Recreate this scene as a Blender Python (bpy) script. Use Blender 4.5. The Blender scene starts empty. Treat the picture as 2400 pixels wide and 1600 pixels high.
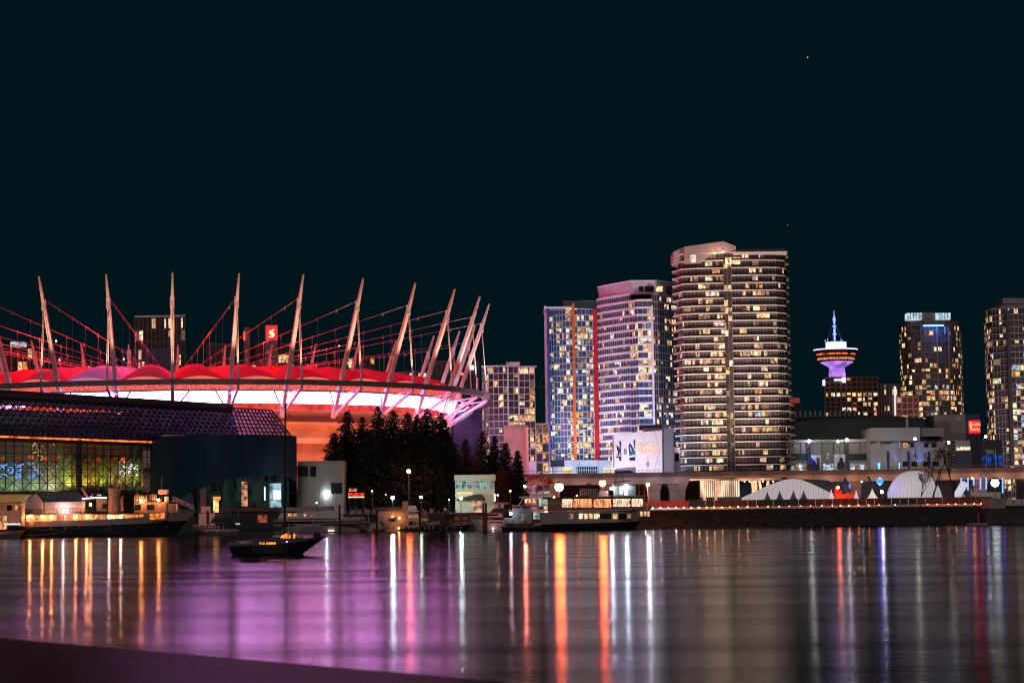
import bpy, math, random
from mathutils import Vector as V
rnd = random.Random(11)
sin, cos, pi, rad = math.sin, math.cos, math.pi, math.radians
sc = bpy.context.scene
COL = sc.collection
# ------------------------------------------------------------------ camera
F_PX, CX, CY = 5000.0, 1200.0, 800.0          # 75 mm lens, picture 2400 wide
PITCH, ROLL = math.atan(390 / 5000), 0.0135
CAM = V((0, 0, 5.0))
FW = V((0, cos(PITCH), sin(PITCH)))
R0, U0 = V((1, 0, 0)), V((0, -sin(PITCH), cos(PITCH)))
RR = R0 * cos(ROLL) - U0 * sin(ROLL)
UU = R0 * sin(ROLL) + U0 * cos(ROLL)
def W(px, py, Y):
    d = FW * F_PX + RR * (px - CX) - UU * (py - CY)
    return CAM + d * (Y / d.y)
def X(px, Y, py=1100): return W(px, py, Y).x
def Z(px, py, Y): return W(px, py, Y).z
cam_d = bpy.data.cameras.new('camera')
cam = bpy.data.objects.new('camera', cam_d); COL.objects.link(cam)
cam_d.sensor_width = 36; cam_d.lens = 75; cam_d.clip_start = 0.5; cam_d.clip_end = 9000
from mathutils import Matrix
M = Matrix((RR, UU, -FW)).transposed().to_4x4(); M.translation = CAM
cam.matrix_world = M
sc.camera = cam
cam_d.dof.use_dof = True; cam_d.dof.focus_distance = 520; cam_d.dof.aperture_fstop = 4.0
# ------------------------------------------------------------------ materials
def _new(name):
    m = bpy.data.materials.new(name); m.use_nodes = True
    nt = m.node_tree
    return m, nt, nt.nodes['Principled BSDF'], nt.nodes['Material Output']
def pm(name, col, rough=.7, var=.25, scale=.6, metal=0, bump=0, stretch=(1, 1, 1), spec=.5, em=None, es=0):
    m, nt, b, o = _new(name)
    b.inputs['Roughness'].default_value = rough
    b.inputs['Metallic'].default_value = metal
    b.inputs['Specular IOR Level'].default_value = spec
    b.inputs['Base Color'].default_value = (*col, 1)
    tc = nt.nodes.new('ShaderNodeTexCoord'); mp = nt.nodes.new('ShaderNodeMapping')
    mp.inputs['Scale'].default_value = [s * scale for s in stretch]
    nt.links.new(tc.outputs['Object'], mp.inputs[0])
    n = nt.nodes.new('ShaderNodeTexNoise'); n.inputs['Detail'].default_value = 5; n.inputs['Scale'].default_value = 1
    nt.links.new(mp.outputs[0], n.inputs['Vector'])
    r = nt.nodes.new('ShaderNodeMapRange')
    r.inputs[1].default_value = .3; r.inputs[2].default_value = .7
    r.inputs[3].default_value = 1 - var; r.inputs[4].default_value = 1 + var
    nt.links.new(n.outputs['Fac'], r.inputs[0])
    mx = nt.nodes.new('ShaderNodeMix'); mx.data_type = 'RGBA'; mx.blend_type = 'MULTIPLY'
    mx.inputs[0].default_value = 1; mx.inputs[6].default_value = (*col, 1)
    nt.links.new(r.outputs[0], mx.inputs[7]); nt.links.new(mx.outputs[2], b.inputs['Base Color'])
    if bump:
        bp = nt.nodes.new('ShaderNodeBump'); bp.inputs['Strength'].default_value = bump
        nt.links.new(n.outputs['Fac'], bp.inputs['Height']); nt.links.new(bp.outputs[0], b.inputs['Normal'])
    if em:
        b.inputs['Emission Color'].default_value = (*em, 1); b.inputs['Emission Strength'].default_value = es
    m.cycles.emission_sampling = 'NONE'
    return m
def em(name, col, s=1.0, sample=False, var=0, scale=1.0, stretch=(1, 1, 1), lo=.2):
    """something that gives off light; var: lights behind a pane are uneven"""
    m, nt, b, o = _new(name)
    nt.nodes.remove(b)
    e = nt.nodes.new('ShaderNodeEmission'); e.inputs[0].default_value = (*col, 1); e.inputs[1].default_value = s
    nt.links.new(e.outputs[0], o.inputs[0])
    if var:
        tc = nt.nodes.new('ShaderNodeTexCoord'); mp = nt.nodes.new('ShaderNodeMapping')
        mp.inputs['Scale'].default_value = [q * scale for q in stretch]
        nt.links.new(tc.outputs['Object'], mp.inputs[0])
        n = nt.nodes.new('ShaderNodeTexNoise'); n.inputs['Detail'].default_value = 3; n.inputs['Scale'].default_value = 1
        nt.links.new(mp.outputs[0], n.inputs['Vector'])
        r = nt.nodes.new('ShaderNodeMapRange'); r.inputs[1].default_value = .36; r.inputs[2].default_value = .62
        r.inputs[3].default_value = s * lo; r.inputs[4].default_value = s * (1 + var)
        nt.links.new(n.outputs['Fac'], r.inputs[0]); nt.links.new(r.outputs[0], e.inputs[1])
    m.cycles.emission_sampling = 'AUTO' if sample else 'NONE'
    return m
def glass(name, col, rough=.12, spec=.6):
    return pm(name, col, rough, .5, .35, spec=spec)
WIN = [em('window_warm_bright', (1, .66, .36), 1.25, var=.6, scale=.9, stretch=(1.3, 1.3, .7)),
       em('window_warm', (1, .58, .27), .8, var=.7, scale=1.1, stretch=(1.3, 1.3, .6)),
       em('window_amber', (1, .40, .13), .75, var=.6, scale=1.0),
       em('window_cool', (.62, .82, 1), .75, var=.6, scale=1.0),
       em('window_dim', (1, .60, .33), .26, var=.8, scale=1.2),
       em('window_pale', (1, .80, .58), 1.0, var=.5, scale=.8),
       em('window_tv_blue', (.16, .36, 1), .6, var=.6, scale=1.0),
       em('window_peach', (1, .50, .30), .95, var=.9, scale=.7, stretch=(2.2, 2.2, .4), lo=.12),
       em('window_curtain', (1, .62, .40), .5, var=.9, scale=1.6, stretch=(2.6, 2.6, .15), lo=.25),
       em('window_lamp_lit', (1, .56, .22), .42, var=3.2, scale=.8, lo=.25),
       em('window_faint', (1, .55, .36), .11, var=1.2, scale=1.3, lo=.3)]
# ------------------------------------------------------------------ mesh builder
ORG = {}
class MB:
    def __init__(s): s.v = []; s.f = []; s.m = []
    def face(s, pts, m=0):
        i = len(s.v); s.v += [tuple(p) for p in pts]; s.f.append(tuple(range(i, i + len(pts)))); s.m.append(m)
    def hexa(s, p, m=0):                       # 8 points: bottom 4, top 4
        i = len(s.v); s.v += [tuple(q) for q in p]
        for f in ((3, 2, 1, 0), (4, 5, 6, 7), (0, 1, 5, 4), (1, 2, 6, 5), (2, 3, 7, 6), (3, 0, 4, 7)):
            s.f.append(tuple(i + k for k in f)); s.m.append(m)
        return s
    def box(s, x0, x1, y0, y1, z0, z1, m=0):
        return s.hexa([(x0, y0, z0), (x1, y0, z0), (x1, y1, z0), (x0, y1, z0), (x0, y0, z1), (x1, y0, z1), (x1, y1, z1), (x0, y1, z1)], m)
    def prism(s, poly, z0, z1, m=0, top=None, poly1=None):
        n = len(poly); i = len(s.v); q = poly1 or poly
        s.v += [(p[0], p[1], z0) for p in poly] + [(p[0], p[1], z1) for p in q]
        for k in range(n):
            s.f.append((i + k, i + (k + 1) % n, i + n + (k + 1) % n, i + n + k)); s.m.append(m)
        s.f.append(tuple(i + k for k in reversed(range(n)))); s.m.append(m)
        s.f.append(tuple(i + n + k for k in range(n))); s.m.append(m if top is None else top)
        return s
    def bar(s, a, b, w, h=None, m=0, w1=None, up=None):
        a, b = V(a), V(b); h = h or w; d = (b - a).normalized()
        up = V(up) if up else (V((0, 0, 1)) if abs(d.z) < .95 else V((0, 1, 0)))
        sx = d.cross(up).normalized(); sy = sx.cross(d)
        k = (w1 / w) if w1 else 1
        P = []
        for c, q in ((a, 1), (b, k)):
            for i, j in ((-1, -1), (1, -1), (1, 1), (-1, 1)):
                P.append(c + sx * (i * w * q / 2) + sy * (j * h * q / 2))
        return s.hexa(P, m)
    def tube(s, pts, r, n=6, m=0, r1=None, cap=True):
        pts = [V(p) for p in pts]; L = len(pts); base = len(s.v)
        for k, p in enumerate(pts):
            d = (pts[min(k + 1, L - 1)] - pts[max(k - 1, 0)]).normalized()
            up = V((0, 0, 1)) if abs(d.z) < .9 else V((0, 1, 0))
            a = d.cross(up).normalized(); b = a.cross(d)
            q = r if r1 is None else r + (r1 - r) * k / max(1, L - 1)
            for j in range(n):
                t = 2 * pi * j / n; s.v.append(tuple(p + a * (cos(t) * q) + b * (sin(t) * q)))
        for k in range(L - 1):
            for j in range(n):
                i0 = base + k * n; j1 = (j + 1) % n
                s.f.append((i0 + j, i0 + j1, i0 + n + j1, i0 + n + j)); s.m.append(m)
        if cap:
            s.f.append(tuple(base + j for j in reversed(range(n)))); s.m.append(m)
            s.f.append(tuple(base + (L - 1) * n + j for j in range(n))); s.m.append(m)
        return s
    def lathe(s, c, prof, n=24, m=0, a0=0, a1=2 * pi, sx=1, sy=1):
        full = abs(a1 - a0 - 2 * pi) < 1e-4; N = n if full else n + 1; base = len(s.v)
        for r, z in prof:
            for j in range(N):
                t = a0 + (a1 - a0) * j / n
                s.v.append((c[0] + r * sx * cos(t), c[1] + r * sy * sin(t), c[2] + z))
        for k in range(len(prof) - 1):
            for j in range(n):
                j1 = (j + 1) % N
                s.f.append((base + k * N + j, base + k * N + j1, base + (k + 1) * N + j1, base + (k + 1) * N + j)); s.m.append(m)
        return s
    def ball(s, c, r, n=8, m=0, sz=1):
        prof = [(max(.001, r * sin(pi * k / n)), -r * sz * cos(pi * k / n)) for k in range(n + 1)]
        return s.lathe(c, prof, n + 2, m)
    def build(s, name, mats, parent=None, smooth=False, kind=None):
        me = bpy.data.meshes.new(name)
        o = V((0, 0, 0))
        if parent is not None: o = ORG[parent.name]
        me.from_pydata([(v[0] - o.x, v[1] - o.y, v[2] - o.z) for v in s.v], [], s.f)
        mats = mats if isinstance(mats, (list, tuple)) else [mats]
        for q in mats: me.materials.append(q)
        if len(mats) > 1: me.polygons.foreach_set('material_index', s.m)
        if smooth: me.polygons.foreach_set('use_smooth', [True] * len(s.f))
        me.update()
        ob = bpy.data.objects.new(name, me); COL.objects.link(ob)
        if parent is not None: ob.parent = parent
        ORG[ob.name] = o
        if kind: ob['kind'] = kind
        return ob
def tag(o, label, cat, group=None):
    o['label'] = label; o['category'] = cat
    if group: o['group'] = group
    return o
def thing(name, label, cat, loc, group=None):
    o = bpy.data.objects.new(name, None); COL.objects.link(o); o.location = loc
    o.empty_display_size = .5
    ORG[o.name] = V(loc)
    return tag(o, label, cat, group)
def struct(mb, name, mats, kind='structure', smooth=False):
    o = mb.build(name, mats, None, smooth); o['kind'] = kind; return o
def copy_tree(o, parent=None):
    c = o.copy(); COL.objects.link(c)
    ORG[c.name] = ORG[o.name]
    if parent: c.parent = parent
    for ch in list(o.children): copy_tree(ch, c)
    return c
def light(kind, name, loc, col, energy, to=None, size=.3, spot=60, blend=.6, shape=None):
    d = bpy.data.lights.new(name, kind); d.color = col; d.energy = energy
    if kind == 'AREA':
        d.size = size
    else: d.shadow_soft_size = size
    if kind == 'SPOT': d.spot_size = rad(spot); d.spot_blend = blend
    o = bpy.data.objects.new(name, d); COL.objects.link(o); o.location = loc
    o.visible_glossy = False          # the lamp bodies that show are meshes of their own
    if to is not None:
        o.rotation_euler = (V(to) - V(loc)).to_track_quat('-Z', 'Y').to_euler()
    return o
def text(name, body, loc, size, mat, parent, xdir=V((1, 0, 0)), extrude=.03, align='CENTER', sx=1):
    c = bpy.data.curves.new(name, 'FONT'); c.body = body; c.size = size; c.align_x = align; c.extrude = extrude
    c.resolution_u = 2
    o = bpy.data.objects.new(name, c); COL.objects.link(o)
    dg = bpy.context.evaluated_depsgraph_get()
    me = bpy.data.meshes.new_from_object(o.evaluated_get(dg)); bpy.data.objects.remove(o)
    me.materials.clear(); me.materials.append(mat)
    ob = bpy.data.objects.new(name, me); COL.objects.link(ob)
    xd = xdir.normalized(); zd = V((0, 0, 1)); yd = xd.cross(zd) * 1   # text plane: x -> xd, y -> up, normal -> towards viewer
    mm = Matrix((xd * sx, zd, -yd * -1)).transposed().to_4x4(); mm.translation = V(loc) - (ORG[parent.name] if parent else V((0, 0, 0)))
    me.transform(mm)
    if parent: ob.parent = parent
    ORG[ob.name] = ORG[parent.name] if parent else V((0, 0, 0))
    return ob
# shared surface materials
white_paint = pm('white_paint', (.72, .70, .68), .45, .12, .8)
grey_metal = pm('grey_metal', (.30, .30, .32), .4, .15, .8, .4)
dark_metal = pm('dark_metal', (.03, .03, .035), .45, .25, .8, .3)
concrete = pm('concrete', (.30, .28, .27), .85, .3, .25, bump=.15)
dark_concrete = pm('dark_concrete', (.06, .058, .058), .9, .35, .3, bump=.2)
asphalt = pm('asphalt', (.05, .05, .05), .9, .2, .5)
black = pm('black_rubber', (.012, .012, .014), .6, .3, 1)
dark_glass = glass('dark_glass', (.018, .022, .026))
# ------------------------------------------------------------------ night sky and city glow
w = bpy.data.worlds.new('World'); sc.world = w; w.use_nodes = True
nt = w.node_tree; bg = nt.nodes['Background']
bg.inputs[0].default_value = (.0003, .0076, .0106, 1); bg.inputs[1].default_value = 1
sky = nt.nodes.new('ShaderNodeTexSky'); sky.sky_type = 'NISHITA'; sky.sun_disc = False
sky.sun_elevation = rad(-12); sky.sun_rotation = rad(200)
bg2 = nt.nodes.new('ShaderNodeBackground'); bg2.inputs[1].default_value = .05
nt.links.new(sky.outputs[0], bg2.inputs[0])
ad = nt.nodes.new('ShaderNodeAddShader')
nt.links.new(bg.outputs[0], ad.inputs[0]); nt.links.new(bg2.outputs[0], ad.inputs[1])
nt.links.new(ad.outputs[0], nt.nodes['World Output'].inputs[0])
sun = bpy.data.lights.new('city_glow', 'SUN'); sun.energy = .42; sun.angle = rad(12); sun.color = (1, .82, .80)
so = bpy.data.objects.new('city_glow', sun); COL.objects.link(so)
so.rotation_euler = V((.08, .92, -.38)).to_track_quat('-Z', 'Y').to_euler()
sc.view_settings.view_transform = 'Standard'; sc.view_settings.look = 'None'
sc.view_settings.exposure = 0; sc.view_settings.gamma = 1
sc.cycles.use_denoising = True; sc.cycles.filter_width = 1.15
sc.cycles.max_bounces = 5; sc.cycles.diffuse_bounces = 2; sc.cycles.glossy_bounces = 3
sc.cycles.transmission_bounces = 4; sc.cycles.transparent_max_bounces = 8
sc.cycles.caustics_reflective = False; sc.cycles.caustics_refractive = False
sc.cycles.use_light_tree = True; sc.cycles.sample_clamp_indirect = 12; sc.cycles.sample_clamp_direct = 0
# ------------------------------------------------------------------ water
def water_mat():
    m, nt, pb, o = _new('harbour_water')
    nt.nodes.remove(pb); L = nt.links.new
    tc = nt.nodes.new('ShaderNodeTexCoord')
    def noise(scale, det, rough=.5):
        mp = nt.nodes.new('ShaderNodeMapping'); mp.inputs['Scale'].default_value = scale
        L(tc.outputs['Object'], mp.inputs[0])
        n = nt.nodes.new('ShaderNodeTexNoise'); n.inputs['Scale'].default_value = 1
        n.inputs['Detail'].default_value = det; n.inputs['Roughness'].default_value = rough
        L(mp.outputs[0], n.inputs['Vector']); return n
    def rng(src, a, b, lo=.3, hi=.7):
        r = nt.nodes.new('ShaderNodeMapRange'); r.inputs[1].default_value = lo; r.inputs[2].default_value = hi
        r.inputs[3].default_value = a; r.inputs[4].default_value = b; L(src, r.inputs[0]); return r.outputs[0]
    n1 = noise((.0035, .05, 1), 4); n2 = noise((.45, 2.3, 1), 5, .62); n3 = noise((.016, .26, 1), 4); n4 = noise((.006, .11, 1), 3)
    b1 = nt.nodes.new('ShaderNodeBump'); b1.inputs['Strength'].default_value = .08; b1.inputs['Distance'].default_value = .10
    b2 = nt.nodes.new('ShaderNodeBump'); b2.inputs['Strength'].default_value = .05; b2.inputs['Distance'].default_value = .35
    L(n2.outputs['Fac'], b1.inputs['Height']); L(n3.outputs['Fac'], b2.inputs['Height']); L(b2.outputs[0], b1.inputs['Normal'])
    g = nt.nodes.new('ShaderNodeBsdfGlossy'); g.inputs[0].default_value = (.50, .545, .62, 1)
    L(rng(n1.outputs['Fac'], .095, .155), g.inputs['Roughness']); L(b1.outputs[0], g.inputs['Normal'])
    d = nt.nodes.new('ShaderNodeBsdfDiffuse'); d.inputs[0].default_value = (.003, .009, .012, 1)
    f = nt.nodes.new('ShaderNodeFresnel'); f.inputs[0].default_value = 1.33; L(b1.outputs[0], f.inputs['Normal'])
    k = nt.nodes.new('ShaderNodeMath'); k.operation = 'MULTIPLY'; L(f.outputs[0], k.inputs[0]); L(rng(n4.outputs['Fac'], .74, 1.05, .34, .54), k.inputs[1])
    x = nt.nodes.new('ShaderNodeMixShader'); L(k.outputs[0], x.inputs[0]); L(d.outputs[0], x.inputs[1]); L(g.outputs[0], x.inputs[2]); L(x.outputs[0], o.inputs[0])
    return m
mb = MB(); mb.face([(-900, -60, 0), (900, -60, 0), (900, 600, 0), (-900, 600, 0)])
struct(mb, 'water', water_mat())
# ------------------------------------------------------------------ ground with its quay wall
GZ = 4.0
shore = [(-2600, 468), (-84, 468), (-83, 512), (-4, 512), (-2, 492), (2600, 492)]
mb = MB()
mb.face([(x, y, GZ) for x, y in shore] + [(2600, 5200, GZ), (-2600, 5200, GZ)])
for (a, b) in zip(shore[:4], shore[1:5]):
    mb.face([(a[0], a[1], -1), (b[0], b[1], -1), (b[0], b[1], GZ), (a[0], a[1], GZ)])
struct(mb, 'ground', pm('paved_ground', (.05, .05, .048), .9, .35, .2))
# rocky bank on the right
mb = MB(); nx, ny = 240, 7; x0, x1 = -2, 330
r5 = random.Random(5)
for j in range(ny + 1):
    for i in range(nx + 1):
        t = j / ny
        k = 0 if j in (0, ny) else 1
        mb.v.append((x0 + (x1 - x0) * i / nx + k * r5.uniform(-.5, .5), 481.5 + 11 * t + k * r5.uniform(-.5, .5), -.5 + 4.55 * t ** .8 + k * r5.uniform(-.25, .45)))
for j in range(ny):
    for i in range(nx):
        a = j * (nx + 1) + i; mb.f.append((a, a + 1, a + nx + 2, a + nx + 1)); mb.m.append(0)
struct(mb, 'shore_bank', pm('bank_rock', (.035, .034, .03), .95, .5, .7, bump=.3))
mb = MB(); mb.face([(-2, 492.4, GZ + .06), (330, 492.4, GZ + .06), (330, 499, GZ + .06), (-2, 499, GZ + .06)])
struct(mb, 'seawall_path', pm('path_paving', (.22, .21, .20), .85, .2, .5))
# wet stone ledge of the near quay, out of focus at the bottom of the view
d = V((3.57, -4.4, 0)).normalized(); nrm = V((-d.y, d.x, 0)) * -1
p0 = V((-3.4, 14.1, 0)); a = p0 - d * 14; b = p0 + d * 16
mb = MB(); q = [a, b, b + nrm * 1.75, a + nrm * 1.75]
if (q[2] - q[0]).cross(V((0, 0, 1))).length < 0: q.reverse()
mb.prism([(v.x, v.y) for v in q], -1.0, 4.2)
struct(mb, 'quay_ledge', pm('wet_stone', (.018, .013, .022), .36, .35, 1.5, spec=.5, bump=.08))
mb = MB(); q = [a + nrm * 1.76, b + nrm * 1.76, b + nrm * 30, a + nrm * 30]
mb.prism([(v.x, v.y) for v in q], -1.0, 3.35)
struct(mb, 'quay', dark_concrete)
mb = MB(); r6 = random.Random(8)
for k in range(24):                                   # weeds rooted along the far lip of the ledge
    p = a + d * r6.uniform(9, 19) + nrm * r6.uniform(.03, .25) + V((0, 0, 4.2)); h_ = r6.uniform(.02, .075); q = V((r6.uniform(-.05, .05), r6.uniform(-.04, .04), h_))
    mb.face([p - d * .006, p + d * .006, p + q * .6 + d * .004, p + q, p + q * .6 - d * .004])
struct(mb, 'weeds', pm('weed_stalk', (.20, .15, .13), .8, .3, 3), kind='stuff')
# ================================================================== stadium
SC = V((-111, 695, 0))
REL = [(0, -125, 1), (17.4, -121, 1), (34.2, -115, 1), (49.8, -104, 1), (63.7, -90, 1), (74.4, -71, 1), (81.4, -48, 1), (84, -24, 1),
       (84.5, 4, 0), (82.5, 32, 0), (78, 56, 1), (72, 78, 1), (62, 97, 1), (47, 115, 1), (32, 126, 1), (15, 130, 1), (-2, 130, 1), (-20, 129, 1),
       (-38, 126, 1), (-56, 120, 1), (-72, 109, 1), (-88, 97, 1), (-97, 76, 1), (-102, 50, 1), (-104, 24, 1), (-103, -4, 1), (-100, -32, 1),
       (-94, -58, 1), (-84, -82, 1), (-70, -100, 1), (-54, -112, 1), (-37, -120, 1), (-18.2, -123, 1)]
REL = [(x + 20, y, f) for x, y, f in REL]
NB = len(REL)
def shrink(q, s):
    """walk a rim point inward; the masts lean along this"""
    kx = .12 - .03 * min(1, max(0, (q[0] - 20) / 84)); e = max(s, .865)
    x, y = q[0] * (1 - (1 - e) / .12 * kx), q[1] * e
    if s < .865: x, y = x * s / .865, y * s / .865
    return V((x, y))
def cat(i, t):
    p = [V(REL[(i + k) % NB][:2]) for k in (-1, 0, 1, 2)]
    return .5 * ((2 * p[1]) + (p[2] - p[0]) * t + (2 * p[0] - 5 * p[1] + 4 * p[2] - p[3]) * t * t + (3 * p[1] - p[0] - 3 * p[2] + p[3]) * t ** 3)
def ring(s, n=6):
    out = []
    for i in range(NB):
        for k in range(n):
            q = shrink(cat(i, k / n), s); out.append((SC.x + q.x, SC.y + q.y))
    return out
def node(i, s, z):
    q = shrink(REL[i % NB], s); return V((SC.x + q.x, SC.y + q.y, z))
stad = thing('stadium', 'round stadium with glowing red pillow roof and a ring of leaning lit masts', 'stadium', (SC.x, SC.y, GZ))
mast_paint = pm('mast_paint', (.62, .58, .56), .45, .12, .5)
steel_white = pm('steel_white', (.66, .62, .68), .45, .12, .5)
ring_paint = pm('ring_paint', (.20, .15, .14), .6, .2, .4)
cable_m = pm('cable_steel', (.30, .22, .24), .5, .1, 1)
led_white = em('facade_led_white', (1.0, .33, .88), 18.0, sample=True, var=.25, scale=.15, lo=.85)
led_top = em('facade_led_coral', (1, .115, .075), 1.0, sample=True, var=.35, scale=1.2, stretch=(1, 1, .3), lo=.7)
led_low = em('facade_led_red', (1, .06, .05), .9, sample=True, var=.5, scale=.5, stretch=(1, 1, .2), lo=.6)
bowl_m = pm('bowl_concrete', (.50, .42, .38), .85, .2, .2, bump=.1)
def band(name, s0, z0, s1, z1, m, n=6):
    a, b = ring(s0, n), ring(s1, n); L = len(a); mb = MB()
    mb.v = [(p[0], p[1], z0) for p in a] + [(p[0], p[1], z1) for p in b]
    for k in range(L):
        mb.f.append((k, (k + 1) % L, L + (k + 1) % L, L + k)); mb.m.append(0)
    return mb.build(name, m, stad)
band('bowl_wall', .785, GZ, .79, 33.4, bowl_m)
band('upper_light_band', .845, 38.55, .86, 40.4, led_top)
band('main_light_band', .835, 35.2, .845, 38.55, led_white)
band('lower_light_band', .83, 33.45, .835, 35.2, led_low)
for nm, z0, z1, so_ in (('deck_ledge', 33.0, 33.42, .83), ('deck_ledge', 29.3, 30.2, .812), ('deck_ledge', 24.0, 25.6, .815), ('deck_ledge', 17.5, 18.6, .82), ('deck_ledge', 11.0, 12.4, .825)):
    a, b = ring(.78, 4), ring(so_, 4); L = len(a); mb = MB()
    mb.v = [(p[0], p[1], z0) for p in a] + [(p[0], p[1], z0) for p in b] + [(p[0], p[1], z1) for p in b] + [(p[0], p[1], z1) for p in a]
    for r in range(3):
        for k in range(L):
            mb.f.append((r * L + k, r * L + (k + 1) % L, (r + 1) * L + (k + 1) % L, (r + 1) * L + k)); mb.m.append(0)
    mb.build(nm, bowl_m, stad)
mb = MB()
for i in range(NB):                                   # vertical ribs of the facade glazing
    for k in range(12):
        q = cat(i, k / 12)
        for s0, z0, s1, z1 in ((.8315, 33.5, .8365, 35.2), (.8365, 35.25, .8465, 38.5), (.8465, 38.6, .8615, 40.4)):
            a, b = shrink(q, s0), shrink(q, s1); mb.bar((SC.x + a.x, SC.y + a.y, z0), (SC.x + b.x, SC.y + b.y, z1), .09)
mb.build('facade_ribs', pm('facade_rib_paint', (.35, .12, .1), .6, .1), stad, kind='stuff')
# ring beam, one girder per bay, and the pale purlin below it
for i in range(NB):
    mb = MB(); mb.bar(node(i, .985, 40.0), node(i + 1, .985, 40.0), 2.0, 1.5); mb.build('ring_girder', ring_paint, stad)
mb = MB()
for i in range(NB):
    mb.bar(node(i, .90, 38.35), node(i + 1, .90, 38.35), .5, .55)
mb.build('purlin', steel_white, stad)
# pillow roof, one panel per bay
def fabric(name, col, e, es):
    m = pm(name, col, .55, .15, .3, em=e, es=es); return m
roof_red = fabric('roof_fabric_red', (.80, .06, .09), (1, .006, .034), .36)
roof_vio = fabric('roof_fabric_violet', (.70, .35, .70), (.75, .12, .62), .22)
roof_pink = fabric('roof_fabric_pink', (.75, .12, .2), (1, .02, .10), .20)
tip_m = em('roof_edge_coral', (1, .20, .13), .85)
tip_v = em('roof_edge_rose', (.85, .30, .42), .6)
def roof_pt(i, t, s):
    q = shrink(cat(i, t), s); u = s / .865
    a = abs(sin(pi * t)) ** .75
    z = 41.0 + 7.5 * (1 - u ** 1.5) + a * u ** .8 * (1.2 + 3.3 * min(1, (1 - u) / .13) ** .6)
    z += .5 * a * sin(9 * pi * u) ** 2 * u
    return (SC.x + q.x, SC.y + q.y, z)
for i in range(NB):
    mb = MB(); nt_, nr = 12, 16
    for r in range(nr + 1):
        s = .865 - .75 * r / nr
        for k in range(nt_ + 1): mb.v.append(roof_pt(i, k / nt_, s))
    for r in range(nr):
        for k in range(nt_):
            a = r * (nt_ + 1) + k; mb.f.append((a, a + 1, a + nt_ + 2, a + nt_ + 1)); mb.m.append(0)
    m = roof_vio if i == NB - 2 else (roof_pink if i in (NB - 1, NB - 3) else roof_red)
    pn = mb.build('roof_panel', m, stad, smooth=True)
    mb = MB()                                          # lit valance that closes the pillow at the rim
    lo, hi = [], []
    for k in range(nt_ + 1):
        x, y, z = roof_pt(i, k / nt_, .865); a = abs(sin(pi * k / nt_))
        q = shrink(cat(i, k / nt_), .869)
        lo.append((SC.x + q.x, SC.y + q.y, 40.95)); hi.append((SC.x + q.x, SC.y + q.y, 41.0 + 1.5 * a))
    for k in range(nt_):
        mb.face([lo[k], lo[k + 1], hi[k + 1], hi[k]])
    mb.build('valance', tip_v if i == NB - 2 else tip_m, pn)
# masts with their ties, struts, stay cables and hangers
for i in range(NB):
    if not REL[i][2]: continue
    bot, mid, top = node(i, .836, 31.3), node(i, .968, 62.0), node(i, 1.0, 69.3)
    mb = MB(); mb.bar(bot, mid, 1.12, 1.12, w1=.98); mb.bar(mid, top, .92, .92, w1=.45)
    mb.bar(mid + V((0, 0, -1.6)), mid + V((0, 0, 1.3)), 1.15, 1.15)
    mast = mb.build('mast', mast_paint, stad)
    rn = node(i, .985, 40.6); side = V((-REL[i][1], REL[i][0], 0)).normalized() * .18
    mb = MB()
    for sgn in (-1, 1): mb.tube([mid + side * sgn, rn + side * sgn], .075, 5)
    mb.tube([rn + V((0, 0, 4)), rn], .32, 6)
    mb.build('tie_rod', mast_paint, mast)
    mb = MB(); mb.bar(node(i, .985, 38.8), node(i, .84, 31.7), .65, .75)
    mb.build('strut', steel_white, mast)
    mb = MB(); mb.bar(node(i, .98, 38.6), node(i, .868, 37.6), .4, .4); mb.build('cross_strut', steel_white, mast)
    j = (i + 1) if i < 8 else (i - 1)
    if i < 8 or i > NB - 4:
        mb = MB(); mb.bar(node(i, .845, 32.6), node(i, .90, 38.2) * .72 + node(i + (1 if i < 1 or i > 28 else -1), .90, 38.2) * .28, .35)
        mb.build('brace', steel_white, mast)
    hub = node(i, .15, 49.5); att = node(i, .962, 63.2)
    mb = MB(); n = 9
    for sgn in (-1, 1): mb.tube([att + side * sgn, hub + side * sgn], .075, 4)
    for k in range(1, n):
        p = att.lerp(hub, k / n); mb.bar(p + V((0, 0, -.65)), p + V((0, 0, .35)), .34)
    st = mb.build('stay_cable', cable_m, mast)
    for k in range(1, n):
        p = att.lerp(hub, k / n); s = .962 + (.15 - .962) * k / n
        if s < .85: mb = MB(); mb.tube([p, V((p.x, p.y, 41.2 + 7.5 * (1 - (s / .865) ** 1.5)))], .035, 4); mb.build('hanger', cable_m, st)
mb = MB(); mb.lathe((SC.x, SC.y, 0), [(16, 48.9), (17.4, 48.9), (17.4, 50), (16, 50), (16, 48.9)], 32, sx=.85)
mb.build('hub_ring', cable_m, stad)
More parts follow.
